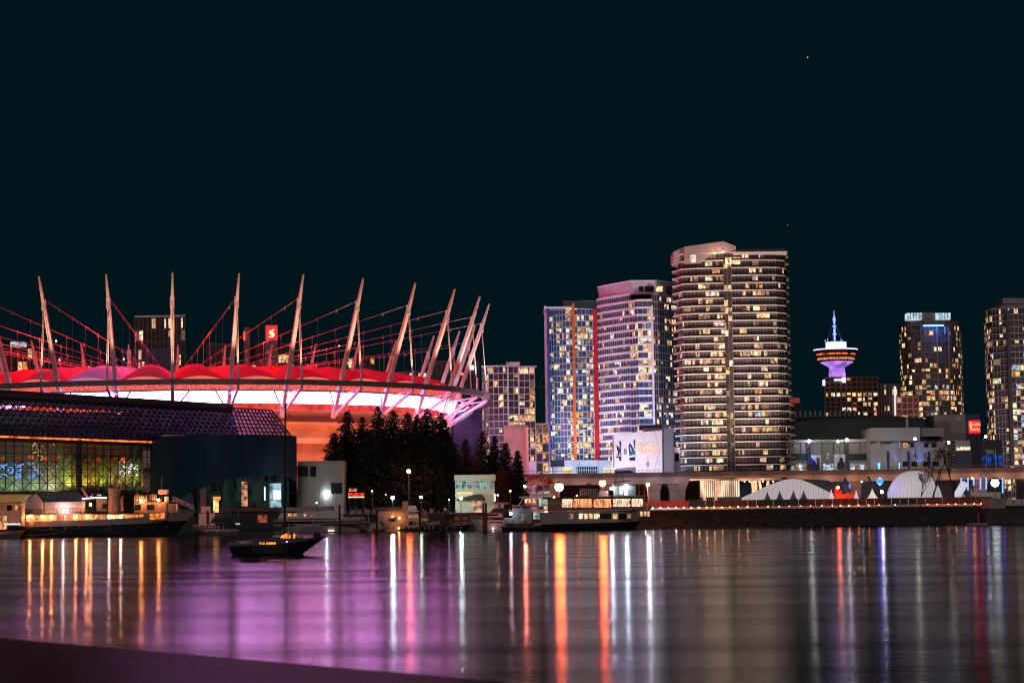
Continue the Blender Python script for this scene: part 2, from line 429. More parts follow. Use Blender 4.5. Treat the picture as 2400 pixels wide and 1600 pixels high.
# lamps of the stadium: mast uplights, unseen red points added above the roof, warm floods on the bowl
for i in list(range(0, 8)) + [NB - 1, NB - 2]:
    c = (1, .40, .25) if i < 6 or i > 20 else (1, .55, .50)
    p = node(i, .995, 41.6) + V((0, -4.5, 0)); light('SPOT', 'mast_uplight', p, c, 30000, node(i, .955, 57), .25, 62, .8)
for i in (10, 11, 12, 13, 14, 15, 19, 20, 21):
    light('SPOT', 'mast_uplight', node(i, .86, 44) + V((0, -5, 0)), (1, .10, .10) if i > 12 else (.8, .45, .8), 9000, node(i, .96, 60), .25, 60, .8)
for k in range(14):
    a = 2 * pi * (k + .3) / 14
    light('POINT', 'roof_fill', (SC.x + 52 * cos(a), SC.y + 78 * sin(a), 58), (1, .03, .06), 22000, size=.4)
for i, zz in ((1, 22), (2, 22), (3, 21), (4, 21), (5, 22), (6, 22)):
    for t in (.25, .75):
        q = shrink(cat(i, t), .845)
        light('POINT', 'bowl_flood', (SC.x + q.x, SC.y + q.y, 27.2), (1, .17, .05), 1250, size=.2)
        light('POINT', 'bowl_flood', (SC.x + q.x * 1.02, SC.y + q.y * 1.02, 20.5), (1, .14, .04), 1500, size=.2)
light('POINT', 'truss_flood', node(7, 1.0, 36) + V((4, -8, -2)), (.80, .60, 1), 5200, size=.3)
light('POINT', 'truss_flood', node(6, .98, 33) + V((6, -9, -3)), (.80, .60, 1), 3800, size=.3)
# ================================================================== building helpers
def blk(parent, name, px0, px1, py0, py1, Y, depth, mat, mb=None, z0=None, z1=None, push=0, m=0):
    """box whose front, standing at distance Y, spans these picture columns and rows"""
    pm_ = (py0 + py1) / 2
    xa, xb = X(px0, Y, pm_), X(px1, Y, pm_)
    za = Z((px0 + px1) / 2, py1, Y) if z0 is None else z0
    zb = Z((px0 + px1) / 2, py0, Y) if z1 is None else z1
    own = mb is None
    mb = mb or MB(); mb.box(xa, xb, Y - push, Y + depth, za, zb, m)
    return mb.build(name, mat, parent) if own else mb
def offset(path, o):
    out = []; n = len(path)
    for k in range(n):
        a = V(path[max(k - 1, 0)]); b = V(path[min(k + 1, n - 1)]); d = (b - a).normalized()
        out.append((path[k][0] + d.y * o, path[k][1] - d.x * o))
    return out
def ppath(pts, py=880): return [(X(px, Y, py), Y) for px, Y in pts]
def facade(root, path, z0, z1, nfl, bay, prob, mats, weights, wall, lo=.10, hi=.90, mull=.12, cross=.12, out=.10, spread=2, lits=None, mi=1):
    """window bays along a wall line; glazing bars go into the wall mesh, lit rooms into `lits`"""
    h = (z1 - z0) / nfl; total = sum((V(b) - V(a)).length for a, b in zip(path, path[1:])); run = 0
    for a, b in zip(path, path[1:]):
        a, b = V(a), V(b); L = (b - a).length; d = (b - a) / L; nrm = V((d.y, -d.x))
        n = max(1, round(L / bay)); bw = L / n
        if mull:
            for k in range(n + (b == V(path[-1]))):
                p = a + d * (bw * k) + nrm * out / 2
                q0 = p - d * mull / 2; q1 = p + d * mull / 2; e = nrm * out / 2
                wall.hexa([(q0 + e).to_3d() + V((0, 0, z0)), (q1 + e).to_3d() + V((0, 0, z0)), (q1 - e).to_3d() + V((0, 0, z0)), (q0 - e).to_3d() + V((0, 0, z0)),
                           (q0 + e).to_3d() + V((0, 0, z1)), (q1 + e).to_3d() + V((0, 0, z1)), (q1 - e).to_3d() + V((0, 0, z1)), (q0 - e).to_3d() + V((0, 0, z1))], mi)
        if cross:
            for f in range(nfl + 1):
                z = z0 + f * h; e = nrm * out * .8
                p = [a + e, b + e, b, a]
                wall.hexa([q.to_3d() + V((0, 0, z - cross / 2)) for q in p] + [q.to_3d() + V((0, 0, z + cross / 2)) for q in p], mi)
        for f in range(nfl):
            k = 0
            while k < n:
                u = (run + bw * (k + .5)) / total
                if rnd.random() < prob(f / nfl, u):
                    w_ = min(n - k, rnd.choice((1, 1, 1, 2) if spread < 3 else (1, 2, 2, 3)))
                    m = rnd.choices(range(len(mats)), weights)[0]
                    for j in range(w_):
                        s0 = a + d * (bw * (k + j) + .04); s1 = a + d * (bw * (k + j + 1) - .04)
                        zz0 = z0 + h * (f + lo); zz1 = z0 + h * (f + hi)
                        if rnd.random() < .18: zz0 += h * .3
                        if rnd.random() < .22: s1 = s0.lerp(s1, rnd.uniform(.4, .8))
                        if rnd.random() < .3: m = rnd.choice((7, 8, 8, 9, 9, 10)); m_ = WIN[m]
                        else: m_ = mats[m % len(mats)]
                        e0, e1 = nrm * .05, nrm * -.02
                        q = [s0 + e0, s1 + e0, s1 + e1, s0 + e1]
                        lits.append(([p.to_3d() + V((0, 0, zz0)) for p in q] + [p.to_3d() + V((0, 0, zz1)) for p in q], m_))
                    k += w_
                else: k += 1
        run += L
def build_lits(root, lits, cap=95, name='window'):
    rnd.shuffle(lits)
    for h, m in lits[:cap]:
        mb = MB(); mb.hexa(h); mb.build(name, m, root)
    if len(lits) > cap:
        ms = list(dict.fromkeys(m for _, m in lits[cap:])); mb = MB()
        for h, m in lits[cap:]: mb.hexa(h, ms.index(m))
        mb.build(name, ms, root, kind='stuff')
def closed(path, depth):
    k = [(x * (1 + depth / y), y + depth) for x, y in (path[-1], path[0])]; return list(path) + k
def slabs(root, path, z0, h, n, out, th, mat, name='floor_slab', inn=.2, start=0, extra=None, stepf=None):
    for f in range(start, n + 1):
        o = out if stepf is None else stepf(f)
        a, b = offset(path, o), offset(path, -inn)
        if extra: a = extra(a, f)
        mb = MB(); mb.prism(a + b[::-1], z0 + f * h - th / 2, z0 + f * h + th / 2); mb.build(name, mat, root)
def fill_spot(loc, to, col, e, spot=70, size=.5): return light('SPOT', 'facade_fill', loc, col, e, to, size, spot, .9)  # unseen spots, added to brighten the building fronts
g_brown = glass('glass_brown', (.070, .062, .056), .25, .4)
g_blue = glass('glass_blue', (.055, .065, .10), .2, .4)
g_grey = glass('glass_grey', (.055, .052, .056), .25, .4)
fr_white = pm('frame_white', (.62, .60, .66), .5, .1, .3)
fr_grey = pm('frame_grey', (.32, .30, .31), .5, .15, .3)
fr_brown = pm('frame_brown', (.20, .15, .13), .6, .15, .3)
fr_dark = pm('frame_dark', (.05, .045, .045), .5, .15, .3)
slab_white = pm('slab_white', (.82, .72, .68), .55, .1, .4)
panel_pale = pm('panel_pale', (.60, .57, .64), .55, .1, .3)
def win(*i): return [WIN[k] for k in i]
# ================================================================== tall tower with wrap-round balconies
Y = 700
t4 = thing('apartment_tower', 'tallest tower, dark glass with thin white balcony slabs and pointed corners', 'tower', (X(1715, Y), Y, GZ))
left = ppath([(1591, 716), (1595, 706), (1605, 701), (1640, 699.5), (1700, 699)], 850)
mid_ = ppath([(1700.5, 702.5), (1718, 702.5)], 850)
right = ppath([(1718.5, 699), (1760, 698.6), (1822, 699.5), (1838, 702), (1846, 708), (1848, 720)], 850)
zt, zb = Z(1780, 592, 699), Z(1700, 1107, 699); nf = 29; h = (zt - zb) / nf
wall = MB(); path = left + mid_ + right; lits = []
wall.prism(closed(path, 24), zb, zt, 0)
def p4l(v, u): return .33 if u > .72 else (.13 if .2 < u < .5 else .045)
def p4r(v, u): return .36 if u > .66 and u < .9 else (.20 if .05 < u < .3 else .06)
args = dict(lo=.06, hi=.88, mull=.07, cross=0, lits=lits, spread=3)
facade(t4, left, zb, zt, nf, 1.15, p4l, win(0, 1, 5, 2, 4), (4, 4, 3, 1, 3), wall, **args)
facade(t4, mid_, zb, zt, nf, 1.2, lambda v, u: .26, win(0, 1, 5, 4), (3, 3, 2, 3), wall, **args)
facade(t4, right, zb, zt, nf, 1.15, p4r, win(0, 1, 5, 2, 4, 3), (4, 4, 3, 1, 3, .4), wall, **args)
for f in range(nf):                                  # dark glass balustrades, part of the wall
    for pth in (left, right):
        o = offset(pth, .75)
        for a, b in zip(o, o[1:]):
            wall.hexa([(a[0], a[1], zb + f * h), (b[0], b[1], zb + f * h), (b[0], b[1] + .05, zb + f * h), (a[0], a[1] + .05, zb + f * h)] +
                      [(a[0], a[1], zb + f * h + h * .3), (b[0], b[1], zb + f * h + h * .3), (b[0], b[1] + .05, zb + f * h + h * .3), (a[0], a[1] + .05, zb + f * h + h * .3)], 2)
wall.build('wall', [g_brown, fr_grey, dark_glass], t4)
tipL = (X(1581, 704, 850), 708)
slabs(t4, left, zb, h, nf, .95, .30, slab_white, 'balcony_slab', extra=lambda a, f: [(tipL[0] + .5, 713), tipL, (a[1][0] - .2, a[1][1] - .3)] + a[2:])
slabs(t4, right, zb, h, nf, .95, .30, slab_white, 'balcony_slab', stepf=lambda f: 1.75 if f < 11 else .95)
build_lits(t4, lits)
# penthouse crown with the slanted cut
pent = pm('penthouse_cladding', (.42, .34, .32), .7, .12, .3)
def fpoly(parent, name, pts, Y, depth, mat):
    q = [W(px, py, Y) for px, py in pts]; mb = MB(); n = len(q); i = 0
    mb.v = [tuple(p) for p in q] + [(p.x, p.y + depth, p.z) for p in q]
    mb.f = [tuple(range(n))[::-1], tuple(range(n, 2 * n))] + [(k, (k + 1) % n, n + (k + 1) % n, n + k) for k in range(n)]; mb.m = [0] * len(mb.f)
    return mb.build(name, mat, parent)
fpoly(t4, 'penthouse', [(1604, 578), (1695, 565.5), (1725, 577), (1725, 593), (1705, 592), (1665, 597), (1642, 617), (1604, 617)], 698.5, 13, pent)
fpoly(t4, 'penthouse_wing', [(1578, 590), (1603.8, 578.5), (1603.8, 606), (1597, 613), (1578, 612)], 702, 12, pent)
blk(t4, 'roof_rim', 1719, 1845, 589.5, 596, 697.8, 20, slab_white)
blk(t4, 'roof_railing', 1726, 1842, 583.5, 589, 700, .15, fr_dark)
blk(t4, 'window', 1618, 1631, 597, 615, 698.3, .15, WIN[5]); blk(t4, 'window', 1675, 1688, 607, 616, 700.5, .2, WIN[0])
blk(t4, 'window', 1700, 1735, 603, 619, 698.4, .3, WIN[0])
for px, py in ((1676, 592.5), (1694.5, 590)):
    mb = MB(); mb.ball(W(px, py, 697.6), .28, 6); mb.build('soffit_lamp', em('soffit_lamp_glow', (1, .62, .38), 6), t4)
    light('POINT', 'soffit_light', W(px, py + 3, 696.6), (1, .5, .3), 260, size=.15)
# open base: transfer band, slanted columns, bright lobby
blk(t4, 'transfer_band', 1597, 1716, 1108, 1125, 697, 25, pm('transfer_concrete', (.36, .28, .25), .8, .2, .3))
blk(t4, 'transfer_band', 1718, 1852, 1108, 1125, 697.5, 25, pm('transfer_concrete_b', (.36, .27, .25), .8, .2, .3))
lob = em('lobby_glow', (1, .70, .48), 1.25, sample=True, var=.35, scale=.35, stretch=(1, 1, .2), lo=.35)
blk(t4, 'lobby_glazing', 1630, 1733, 1125.5, 1164, 706, 1, lob)
mb = MB()
for k in range(22):
    x = 1631 + k * 4.9; xa = X(x, 705, 1145); mb.box(xa - .09, xa + .09, 705, 705.6, GZ, Z(1680, 1125, 705))
mb.build('lobby_mullions', fr_brown, t4)
col_m = pm('column_warm', (.55, .40, .32), .6, .1, .4)
for a, b in (((1643, 1125), (1655, 1166)), ((1686, 1125), (1673, 1166)), ((1603, 1128), (1612, 1166)), ((1618, 1126), (1623, 1166)), ((1626, 1126), (1627, 1166)),
             ((1763, 1126), (1768, 1160)), ((1771, 1126), (1772, 1160)), ((1779, 1126), (1792, 1160)), ((1800, 1126), (1796, 1160))):
    mb = MB(); p, q = W(a[0], a[1], 700), W(b[0], b[1], 700); q.z = GZ; mb.bar(p, q, .85, .85); mb.build('column', col_m, t4)
for k, px in enumerate((1610, 1624, 1745, 1757, 1768, 1788, 1812)):
    mb = MB(); mb.ball(W(px, 1128, 699), .24, 6); mb.build('soffit_lamp', em('base_lamp_glow', (1, .66, .40), 7), t4)
for px in (1625, 1660, 1745, 1790):
    light('POINT', 'lobby_light', W(px, 1140, 696), (1, .58, .34), 1500, size=.3)
fill_spot(W(1690, 1150, 640), W(1700, 830, 700), (1, .72, .63), 310000, 62)
# ================================================================== tower with blue, orange and red fins
Y = 760
t2 = thing('apartment_tower', 'slim tower with full-height dark blue, orange and red vertical fins', 'tower', (X(1340, Y), Y, GZ))
path = ppath([(1281, 772), (1289, 763), (1299, 760), (1320, 758.5), (1345, 757.4), (1375, 757.8), (1398, 760)], 900)
zt, zb = Z(1340, 724, 758), Z(1340, 1079, 758); nf = 25
wall = MB(); wall.prism(closed(path, 22), zb, zt, 0); lits = []
facade(t2, path, zb, zt, nf, 1.35, lambda v, u: (.14 if v > .93 else .52) * (1.25 if u > .62 or .2 < u < .45 else .55), win(0, 1, 5, 4, 3, 2), (3, 3, 4, 4, .8, 1), wall, lo=.14, hi=.86, mull=.10, cross=.22, lits=lits)
wall.build('wall', [g_blue, pm('frame_iceblue', (.42, .50, .66), .5, .1, .3)], t2)
build_lits(t2, lits)
blk(t2, 'blue_fin', 1284.5, 1290, 724, 1078, 756.5, 6, pm('fin_blue', (.02, .05, .22), .5, .1, .3))
blk(t2, 'white_fin', 1278, 1283.5, 716, 1078, 762, 6, fr_white)
blk(t2, 'orange_fin', 1343, 1349.5, 711, 1079, 755.5, 2.2, pm('fin_orange', (.50, .115, .03), .5, .1, .3))
blk(t2, 'red_fin', 1393, 1402, 724, 1078, 756, 4, pm('fin_red', (.42, .006, .016), .5, .1, .3))
blk(t2, 'roof_canopy', 1275, 1343, 718.5, 721.5, 756, 22, fr_white)
blk(t2, 'plant_room', 1320, 1401, 704, 724, 764, 14, pm('plant_room_cladding', (.12, .15, .21), .6, .2, .3))
blk(t2, 'roof_light_strip', 1326, 1352, 723.3, 724.6, 755.8, .5, em('roof_strip_glow', (1, .75, .5), 1.6))
fill_spot(W(1330, 1076, 733), W(1338, 950, 758), (.62, .78, 1), 40000, 120)
fill_spot(W(1390, 1076, 735), W(1385, 930, 758), (1, .6, .6), 7000, 120)
# ================================================================== angular white and violet tower
Y = 740
t3 = thing('apartment_tower', 'angular tower banded in white, violet at the top and blue-white lower down', 'tower', (X(1490, Y), Y, GZ))
lw = ppath([(1403, 757), (1414, 753.5), (1418, 752), (1481, 738)], 880)
md = ppath([(1478, 736), (1497, 731.5), (1531, 731)], 880)
rw = ppath([(1531.5, 731.4), (1554, 737), (1592, 746)], 880)
zb = Z(1480, 1100, 738); zt = Z(1480, 690, 738); nf = 24; h = (zt - zb) / nf
wall = MB(); lits = []
wall.prism(closed(lw, 14), zb, zt, 0); wall.prism(closed(md, 16), zb, zt - 1.2 * h, 0); wall.prism(closed(rw, 12), zb, zt - .2 * h, 0)
facade(t3, lw, zb, zt, nf, 1.3, lambda v, u: .12 if v > .62 else (.30 if v > .4 else .24), win(5, 0, 1, 4, 6), (4, 2, 2, 3, .6), wall, lo=.30, hi=.95, mull=.08, cross=0, lits=lits)
facade(t3, md, zb, zt - 1.2 * h, nf - 1, 1.5, lambda v, u: .5 if v < .12 else .38, win(0, 5, 1, 4, 6), (4, 4, 2, 3, 1), wall, lo=.12, hi=.92, mull=.10, cross=.1, lits=lits, spread=3)
facade(t3, rw, zb, zt - .2 * h, nf, 1.5, lambda v, u: (.36 if u > .45 else .16), win(5, 0, 1, 4), (4, 3, 2, 3), wall, lo=.18, hi=.80, mull=.22, cross=.5, lits=lits)
wall.build('wall', [g_blue, pm('frame_taupe', (.34, .31, .33), .6, .1, .3)], t3)
build_lits(t3, lits)
for f in range(nf + 1):
    for pth, o, name in ((lw, .35, 'floor_band'), (md, .45, 'balcony_band')):
        if name == 'balcony_band' and f > nf - 1: continue
        a, b = offset(pth, o), offset(pth, -.2); mb = MB(); z = zb + f * h - (0 if name == 'floor_band' else .1 * h)
        mb.prism(a + b[::-1], z - .12 * h, z + (.22 * h if name == 'floor_band' else .16 * h)); mb.build(name, panel_pale, t3)
blk(t3, 'corner_pier', 1529, 1534, 715, 1102, 729.5, 3, panel_pale)
mb = MB(); q = ppath([(1403, 757), (1418, 752), (1480, 737), (1540, 738), (1585, 748)], 700)
mb.prism(closed(q, 14), zt, Z(1480, 660, 738)); mb.build('top_storey', [pm('top_cladding', (.42, .36, .42), .6, .12, .3)], t3)
for a, b in ((1424, 1430), (1440, 1452), (1452, 1456), (1496, 1508), (1512, 1532), (1538, 1553), (1560, 1575)):
    yy = 752 - (a - 1418) * .22 if a < 1481 else 737.5 + max(0, a - 1540) * .2
    blk(t3, 'window', a, b, 671, 683, yy - .2, .5, WIN[0] if a in (1538, 1452) else dark_glass)
mb = MB(); q2 = offset(q, .5); mb.prism(closed(q2, 14), Z(1480, 660, 738), Z(1480, 657.5, 738)); mb.build('roof_rim', fr_white, t3)
fill_spot(W(1420, 1120, 655), W(1450, 1010, 748), (.45, .70, 1), 190000, 80)
fill_spot(W(1330, 1090, 640), W(1455, 720, 748), (.48, .52, .95), 40000, 40)
fill_spot(W(1485, 1120, 690), W(1500, 960, 732), (.30, .52, 1), 42000, 45)
# ================================================================== low white tower right of the stadium
Y = 850
t1 = thing('apartment_tower', 'shorter white-framed tower right beside the stadium, flat stepped roof', 'tower', (X(1195, Y), Y, GZ))
wall = MB(); lits = []
pa = ppath([(1131, 862), (1146, 853), (1192, 850)], 960); pb = ppath([(1192.5, 853), (1217, 853)], 960); pc = ppath([(1217.5, 850), (1254, 850)], 960)
zb = GZ; za_ = Z(1170, 858, 850); zc = Z(1235, 860, 850)
for pth, z1 in ((pa, za_), (pb, za_), (pc, zc)):
    wall.prism(closed(pth, 20), zb, z1, 0)
    facade(t1, pth, zb, z1, 21, 1.9, lambda v, u: .36, win(2, 1, 0, 4, 5), (2, 3, 2, 4, 2), wall, lo=.10, hi=.86, mull=.18, cross=.30, lits=lits)
for px in (1192, 1217): blk(None, '', px - 2, px + 1.5, 858, 1110, 849.3, 1, None, wall, m=1)
wall.build('wall', [g_grey, fr_white], t1)
build_lits(t1, lits)
blk(t1, 'roof_slab', 1128, 1193, 856, 858.6, 848, 22, fr_white); blk(t1, 'roof_slab', 1216, 1258, 857.4, 860, 848, 22, fr_white)
blk(t1, 'plant_room', 1186, 1219, 848, 858, 851, 12, panel_pale)
fill_spot(W(1190, 1150, 760), W(1195, 960, 850), (1, .78, .92), 110000, 80)
# ================================================================== curved tower right of the lookout
Y = 1000
t6 = thing('apartment_tower', 'curved tower with lit glass boxes and a blue strip on its crown', 'tower', (X(2185, Y), Y, GZ))
path = ppath([(2110, 1018), (2116, 1008), (2130, 1002), (2160, 998), (2200, 997), (2232, 1000), (2250, 1007), (2256, 1018)], 870)
zb, zt = GZ, Z(2180, 762, 1000); nf = 33
wall = MB(); lits = []; wall.prism(closed(path, 20), zb, zt, 0)
def p6(v, u): return .14 if v > .78 else (.34 if v > .62 else .56)
facade(t6, path, zb, zt, nf, 1.75, p6, win(0, 1, 2, 4, 5, 3, 6), (3, 4, 3, 4, 2, .4, .3), wall, lo=.12, hi=.86, mull=.10, cross=.22, lits=lits)
for px in (2199, 2226): blk(None, '', px - 1.5, px + 1.5, 765, 1000, 996, 1.5, None, wall, m=1)
wall.build('wall', [g_brown, fr_brown], t6)
build_lits(t6, lits)
crown = ppath([(2120, 1012), (2134, 1004), (2165, 1000), (2215, 1000), (2245, 1008)], 750)
mb = MB(); mb.prism(closed(crown, 14), zt, Z(2180, 750, 1000)); mb.build('crown', fr_brown, t6)
mb = MB(); q = offset(path, .6); mb.prism(closed(q, 18), zt - .2, zt + .25); mb.build('roof_slab', fr_brown, t6)
cw = em('crown_glass_lit', (.62, .84, .96), .72, var=.4, scale=.5, lo=.5)
for a, b in ((2127, 2161), (2194, 2228)):
    g = blk(t6, 'crown_glass_box', a, b, 733, 748.5, 1002, 7, cw)
    mb = MB()
    for k in range(1, 5):
        x = X(a + (b - a) * k / 5, 1001.8, 740); mb.box(x - .12, x + .12, 1001.7, 1001.95, Z(a, 748, 1002), Z(a, 733.5, 1002))
    mb.build('glazing_bar', fr_dark, g)
blk(t6, 'plant_room', 2162, 2193, 732, 750, 1004, 8, fr_brown)
blk(t6, 'blue_light_strip', 2164, 2212, 761, 764.5, 994.5, .5, em('blue_strip_glow', (.10, .32, 1), 4.5, sample=True))
light('POINT', 'crown_light', W(2190, 767, 992), (.06, .22, 1), 2600, size=.4); light('POINT', 'crown_light', W(2212, 775, 992), (.06, .18, 1), 1500, size=.4)
blk(t6, 'blue_light_strip', 2214, 2216, 764, 782, 994.5, .5, em('blue_strip_glow_b', (.08, .22, 1), 1.2))
# ================================================================== tower at the right border
Y = 850
t7 = thing('apartment_tower', 'grey balconied tower at the far right, cut off by the picture border', 'tower', (X(2380, Y), Y, GZ))
path = ppath([(2311, 872), (2317, 861), (2330, 854), (2362, 849), (2366, 848.6), (2371, 848.6), (2400, 849), (2440, 853), (2470, 862)], 880)
zb, zt = GZ, Z(2370, 722, 850); nf = 31; h = (zt - zb) / nf
wall = MB(); lits = []; wall.prism(closed(path, 22), zb, zt, 0)
facade(t7, path, zb, zt, nf, 1.7, lambda v, u: .05 if .36 < u < .42 else (.34 if v > .6 else .44), win(0, 1, 2, 4, 5, 3), (3, 3, 3, 4, 3, .8), wall, lo=.12, hi=.86, mull=.16, cross=.28, lits=lits)
wall.build('wall', [g_grey, fr_grey], t7)
slabs(t7, path[:4], zb, h, nf, .8, .22, fr_grey, 'balcony_slab')
blk(t7, 'dark_pier', 2364, 2372, 726, 1090, 847, 2, fr_dark)
mb = MB(); q = ppath([(2322, 866), (2345, 856), (2400, 853), (2450, 858)], 715); mb.prism(closed(q, 16), zt, Z(2370, 711, 850)); mb.build('setback_storey', fr_grey, t7)
blk(t7, 'plant_room', 2350, 2450, 698, 711, 858, 10, fr_grey)
build_lits(t7, lits)
fill_spot(W(2360, 1150, 780), W(2370, 900, 850), (1, .76, .72), 150000, 80)
fill_spot(W(2185, 1150, 910), W(2185, 880, 1000), (1, .70, .58), 75000, 80)
# ================================================================== buildings behind the stadium
def simple_block(name, label, px0, px1, py0, Y, depth, nfl, bay, prob, mats, wts, gm, fm, z0=None, cap=60, cat='building', skew=0, group=None, **kw):
    t = thing(name, label, cat, (X((px0 + px1) / 2, Y), Y, GZ), group)
    zb = GZ if z0 is None else z0; zt = Z((px0 + px1) / 2, py0, Y)
    path = [(X(px0, Y, 850), Y + max(0, skew)), (X(px1, Y, 850), Y + max(0, -skew))]
    wall = MB(); lits = []; wall.prism(closed(path, depth), zb, zt, 0)
    facade(t, path, zb, zt, nfl, bay, prob, mats, wts, wall, lits=lits, **kw)
    wall.build('wall', [gm, fm], t); build_lits(t, lits, cap)
    return t, zt, path
t, zt, p = simple_block('office_building', 'dark gridded office slab with white roof line behind the third and fourth masts', 316, 434, 743, 1000, 25, 16, 2.0,
    lambda v, u: .22 if v > .62 else .1, win(0, 1, 5, 3), (3, 4, 3, .3), glass('office_glass', (.03, .026, .024), .3, .3), fr_brown, mull=.22, cross=.22)
mb = MB(); q = offset(p, .5); mb.prism(closed(q, 26), zt, zt + .8); mb.build('roof_cap', fr_white, t)
t, zt, p = simple_block('office_building', 'low blue-tinted office block in front of the dark gridded office slab', 289, 420, 817, 940, 14, 14, 1.6,
    lambda v, u: .07, win(5, 3, 0), (3, 2, 3), glass('office_glass_blue', (.03, .04, .12), .3, .4), pm('frame_navy', (.06, .07, .16), .5, .1), mull=.25, cross=.25)
t, zt, p = simple_block('office_building', 'dark office block carrying the glowing red bank sign pylon', 572, 690, 806, 1060, 25, 17, 2.1,
    lambda v, u: .36 if u > .35 else .16, win(1, 0, 2, 4), (3, 3, 3, 2), glass('office_glass_dark', (.018, .014, .014), .3, .3), fr_dark, mull=.3, cross=.5, spread=3)
bank = t
pyl = blk(bank, 'sign_pylon', 621, 651, 760.5, 860, 1056, 6, fr_brown)
sgn = blk(bank, 'red_sign', 623, 650, 763, 797, 1055.2, .6, em('red_sign_glow', (1, .035, .045), 1.0))
def fshape(parent, name, pts, Y, mat, depth=.15): return fpoly(parent, name, pts, Y, depth, mat)
S_ = [(646.2, 771.5), (637, 772), (631.5, 774.5), (629.5, 778.5), (631.5, 782.5), (635.5, 785), (635, 787), (627, 789.8), (639, 790.6), (643.5, 786.5), (643.6, 781.5), (640.5, 778), (639.2, 776), (641.5, 774.2)]
fshape(bank, 'emblem', S_, 1054.8, em('emblem_glow', (1, .72, .42), 1.5))
blk(bank, 'side_pylon', 572, 586, 767, 862, 1050, 5, fr_brown)
blk(bank, 'side_sign', 570.5, 574, 777, 797, 1049, 5, em('side_sign_glow', (1, .06, .05), 2.2))
t, zt, p = simple_block('office_building', 'dark block with lit rooms at the left border behind the stadium roof', -40, 88, 815, 1000, 20, 13, 2.4,
    lambda v, u: .26, win(1, 2, 0, 4), (3, 3, 2, 2), glass('office_glass_c', (.02, .016, .016), .3, .3), fr_dark, mull=.3, cross=.5)
blk(t, 'roof_lounge', 24, 54, 801, 815.5, 1001, 8, em('roof_lounge_glow', (.55, .85, .9), .7, var=.5, scale=.4, lo=.3))
t, zt, p = simple_block('office_building', 'dark block with a lit top row behind the masts right of the bank sign', 806, 878, 836, 960, 20, 13, 2.0,
    lambda v, u: .6 if v > .93 else (.3 if u > .65 else .1), win(1, 2, 0), (3, 3, 2), glass('office_glass_d', (.02, .016, .018), .3, .3), fr_dark, mull=.3, cross=.6)
t, zt, p = simple_block('office_building', 'wide dark block with thin lit rows behind the rightmost masts', 1002, 1122, 846, 930, 20, 12, 2.0,
    lambda v, u: .42 if (.80 < v < .90 and u < .4) or (.68 < v < .76 and u > .5) else .05, win(1, 5, 3), (3, 3, 1), glass('office_glass_e', (.028, .03, .03), .3, .3), fr_dark, mull=.3, cross=.6)
blk(t, 'lit_sign', 1100, 1111, 856, 866, 928, 1, em('white_sign_glow', (.78, .95, 1), 2.4))
t, zt, p = simple_block('office_building', 'long low dark building with a row of small lights behind the stadium rim', 905, 1001, 872, 900, 15, 11, 2.0,
    lambda v, u: .3 if .7 < v < .95 else .02, win(5, 0, 4), (3, 3, 3), glass('office_glass_f', (.02, .02, .024), .3, .3), fr_dark, mull=.3, cross=.6)
t, zt, p = simple_block('office_building', 'dim low block left of the bank sign behind the fourth mast', 484, 545, 806, 1000, 20, 12, 2.2,
    lambda v, u: .12, win(2, 4, 1), (2, 3, 2), glass('office_glass_g', (.022, .018, .018), .3, .3), fr_dark, mull=.3, cross=.6)
t, zt, p = simple_block('apartment_building', 'dark narrow building with blue side between stadium and white tower', 1062, 1128, 958, 760, 20, 9, 2.2,
    lambda v, u: .07, win(3, 5, 2), (2, 3, 3), glass('dark_blue_glass', (.012, .022, .06), .3, .4), fr_dark, mull=.1, cross=.3)
for k, (px, py) in enumerate(((131, 800), (138, 843), (290, 842), (717 + 90, 810))):
    pass
# ================================================================== concrete block, small flats, crane
t = thing('plain_building', 'windowless pinkish concrete block below the white tower', 'building', (X(1210, 660), 660, GZ))
wall = MB(); blk(None, '', 1181, 1236, 997, 1100, 660, 14, None, wall, z0=GZ); wall.build('wall', pm('pink_concrete', (.40, .28, .27), .85, .3, .2, bump=.1), t)
blk(t, 'parapet', 1180, 1237, 995.5, 998, 659.6, 14.6, concrete); blk(t, 'corner_pier', 1233, 1239, 1000, 1112, 658, 2, pm('pier_pink', (.62, .36, .34), .7, .1), z0=GZ)
light('POINT', 'wall_light', W(1228, 1030, 650), (1, .30, .22), 1500, size=.3)
t, zt, p = simple_block('apartment_building', 'small apartment block with warm rooms between two white towers', 1254, 1284, 993, 700, 14, 9, 1.9,
    lambda v, u: .5, win(2, 1, 0), (3, 3, 2), glass('flat_glass', (.04, .032, .03), .3, .3), pm('frame_rust', (.34, .20, .17), .6, .1), mull=.25, cross=.4)
t = thing('construction_crane', 'dark lattice construction crane between the low white tower and the finned tower', 'crane', (X(1265, 880), 880, GZ))
mb = MB(); cx_ = X(1265, 880, 940); z1 = Z(1265, 905, 880)
for sx in (-.8, .8):
    for sy in (-.8, .8): mb.bar((cx_ + sx, 880 + sy, GZ), (cx_ + sx, 880 + sy, z1), .18)
k = GZ
while k < z1 - 2: mb.bar((cx_ - .8, 879.2, k), (cx_ + .8, 879.2, k + 2), .12); k += 2
crm = pm('crane_paint', (.14, .11, .10), .6, .2); mb.build('mast', crm, t)
mb = MB(); mb.bar((cx_ - 3, 880, z1), (cx_ + 5, 880, z1 - .4), .5); mb.bar((cx_ - .5, 880, z1), (cx_ + 1.6, 880, z1 + 4.5), .35); mb.bar((cx_ + 1.6, 880, z1 + 4.5), (cx_ + 5, 880, z1), .1); mb.build('jib', crm, t)
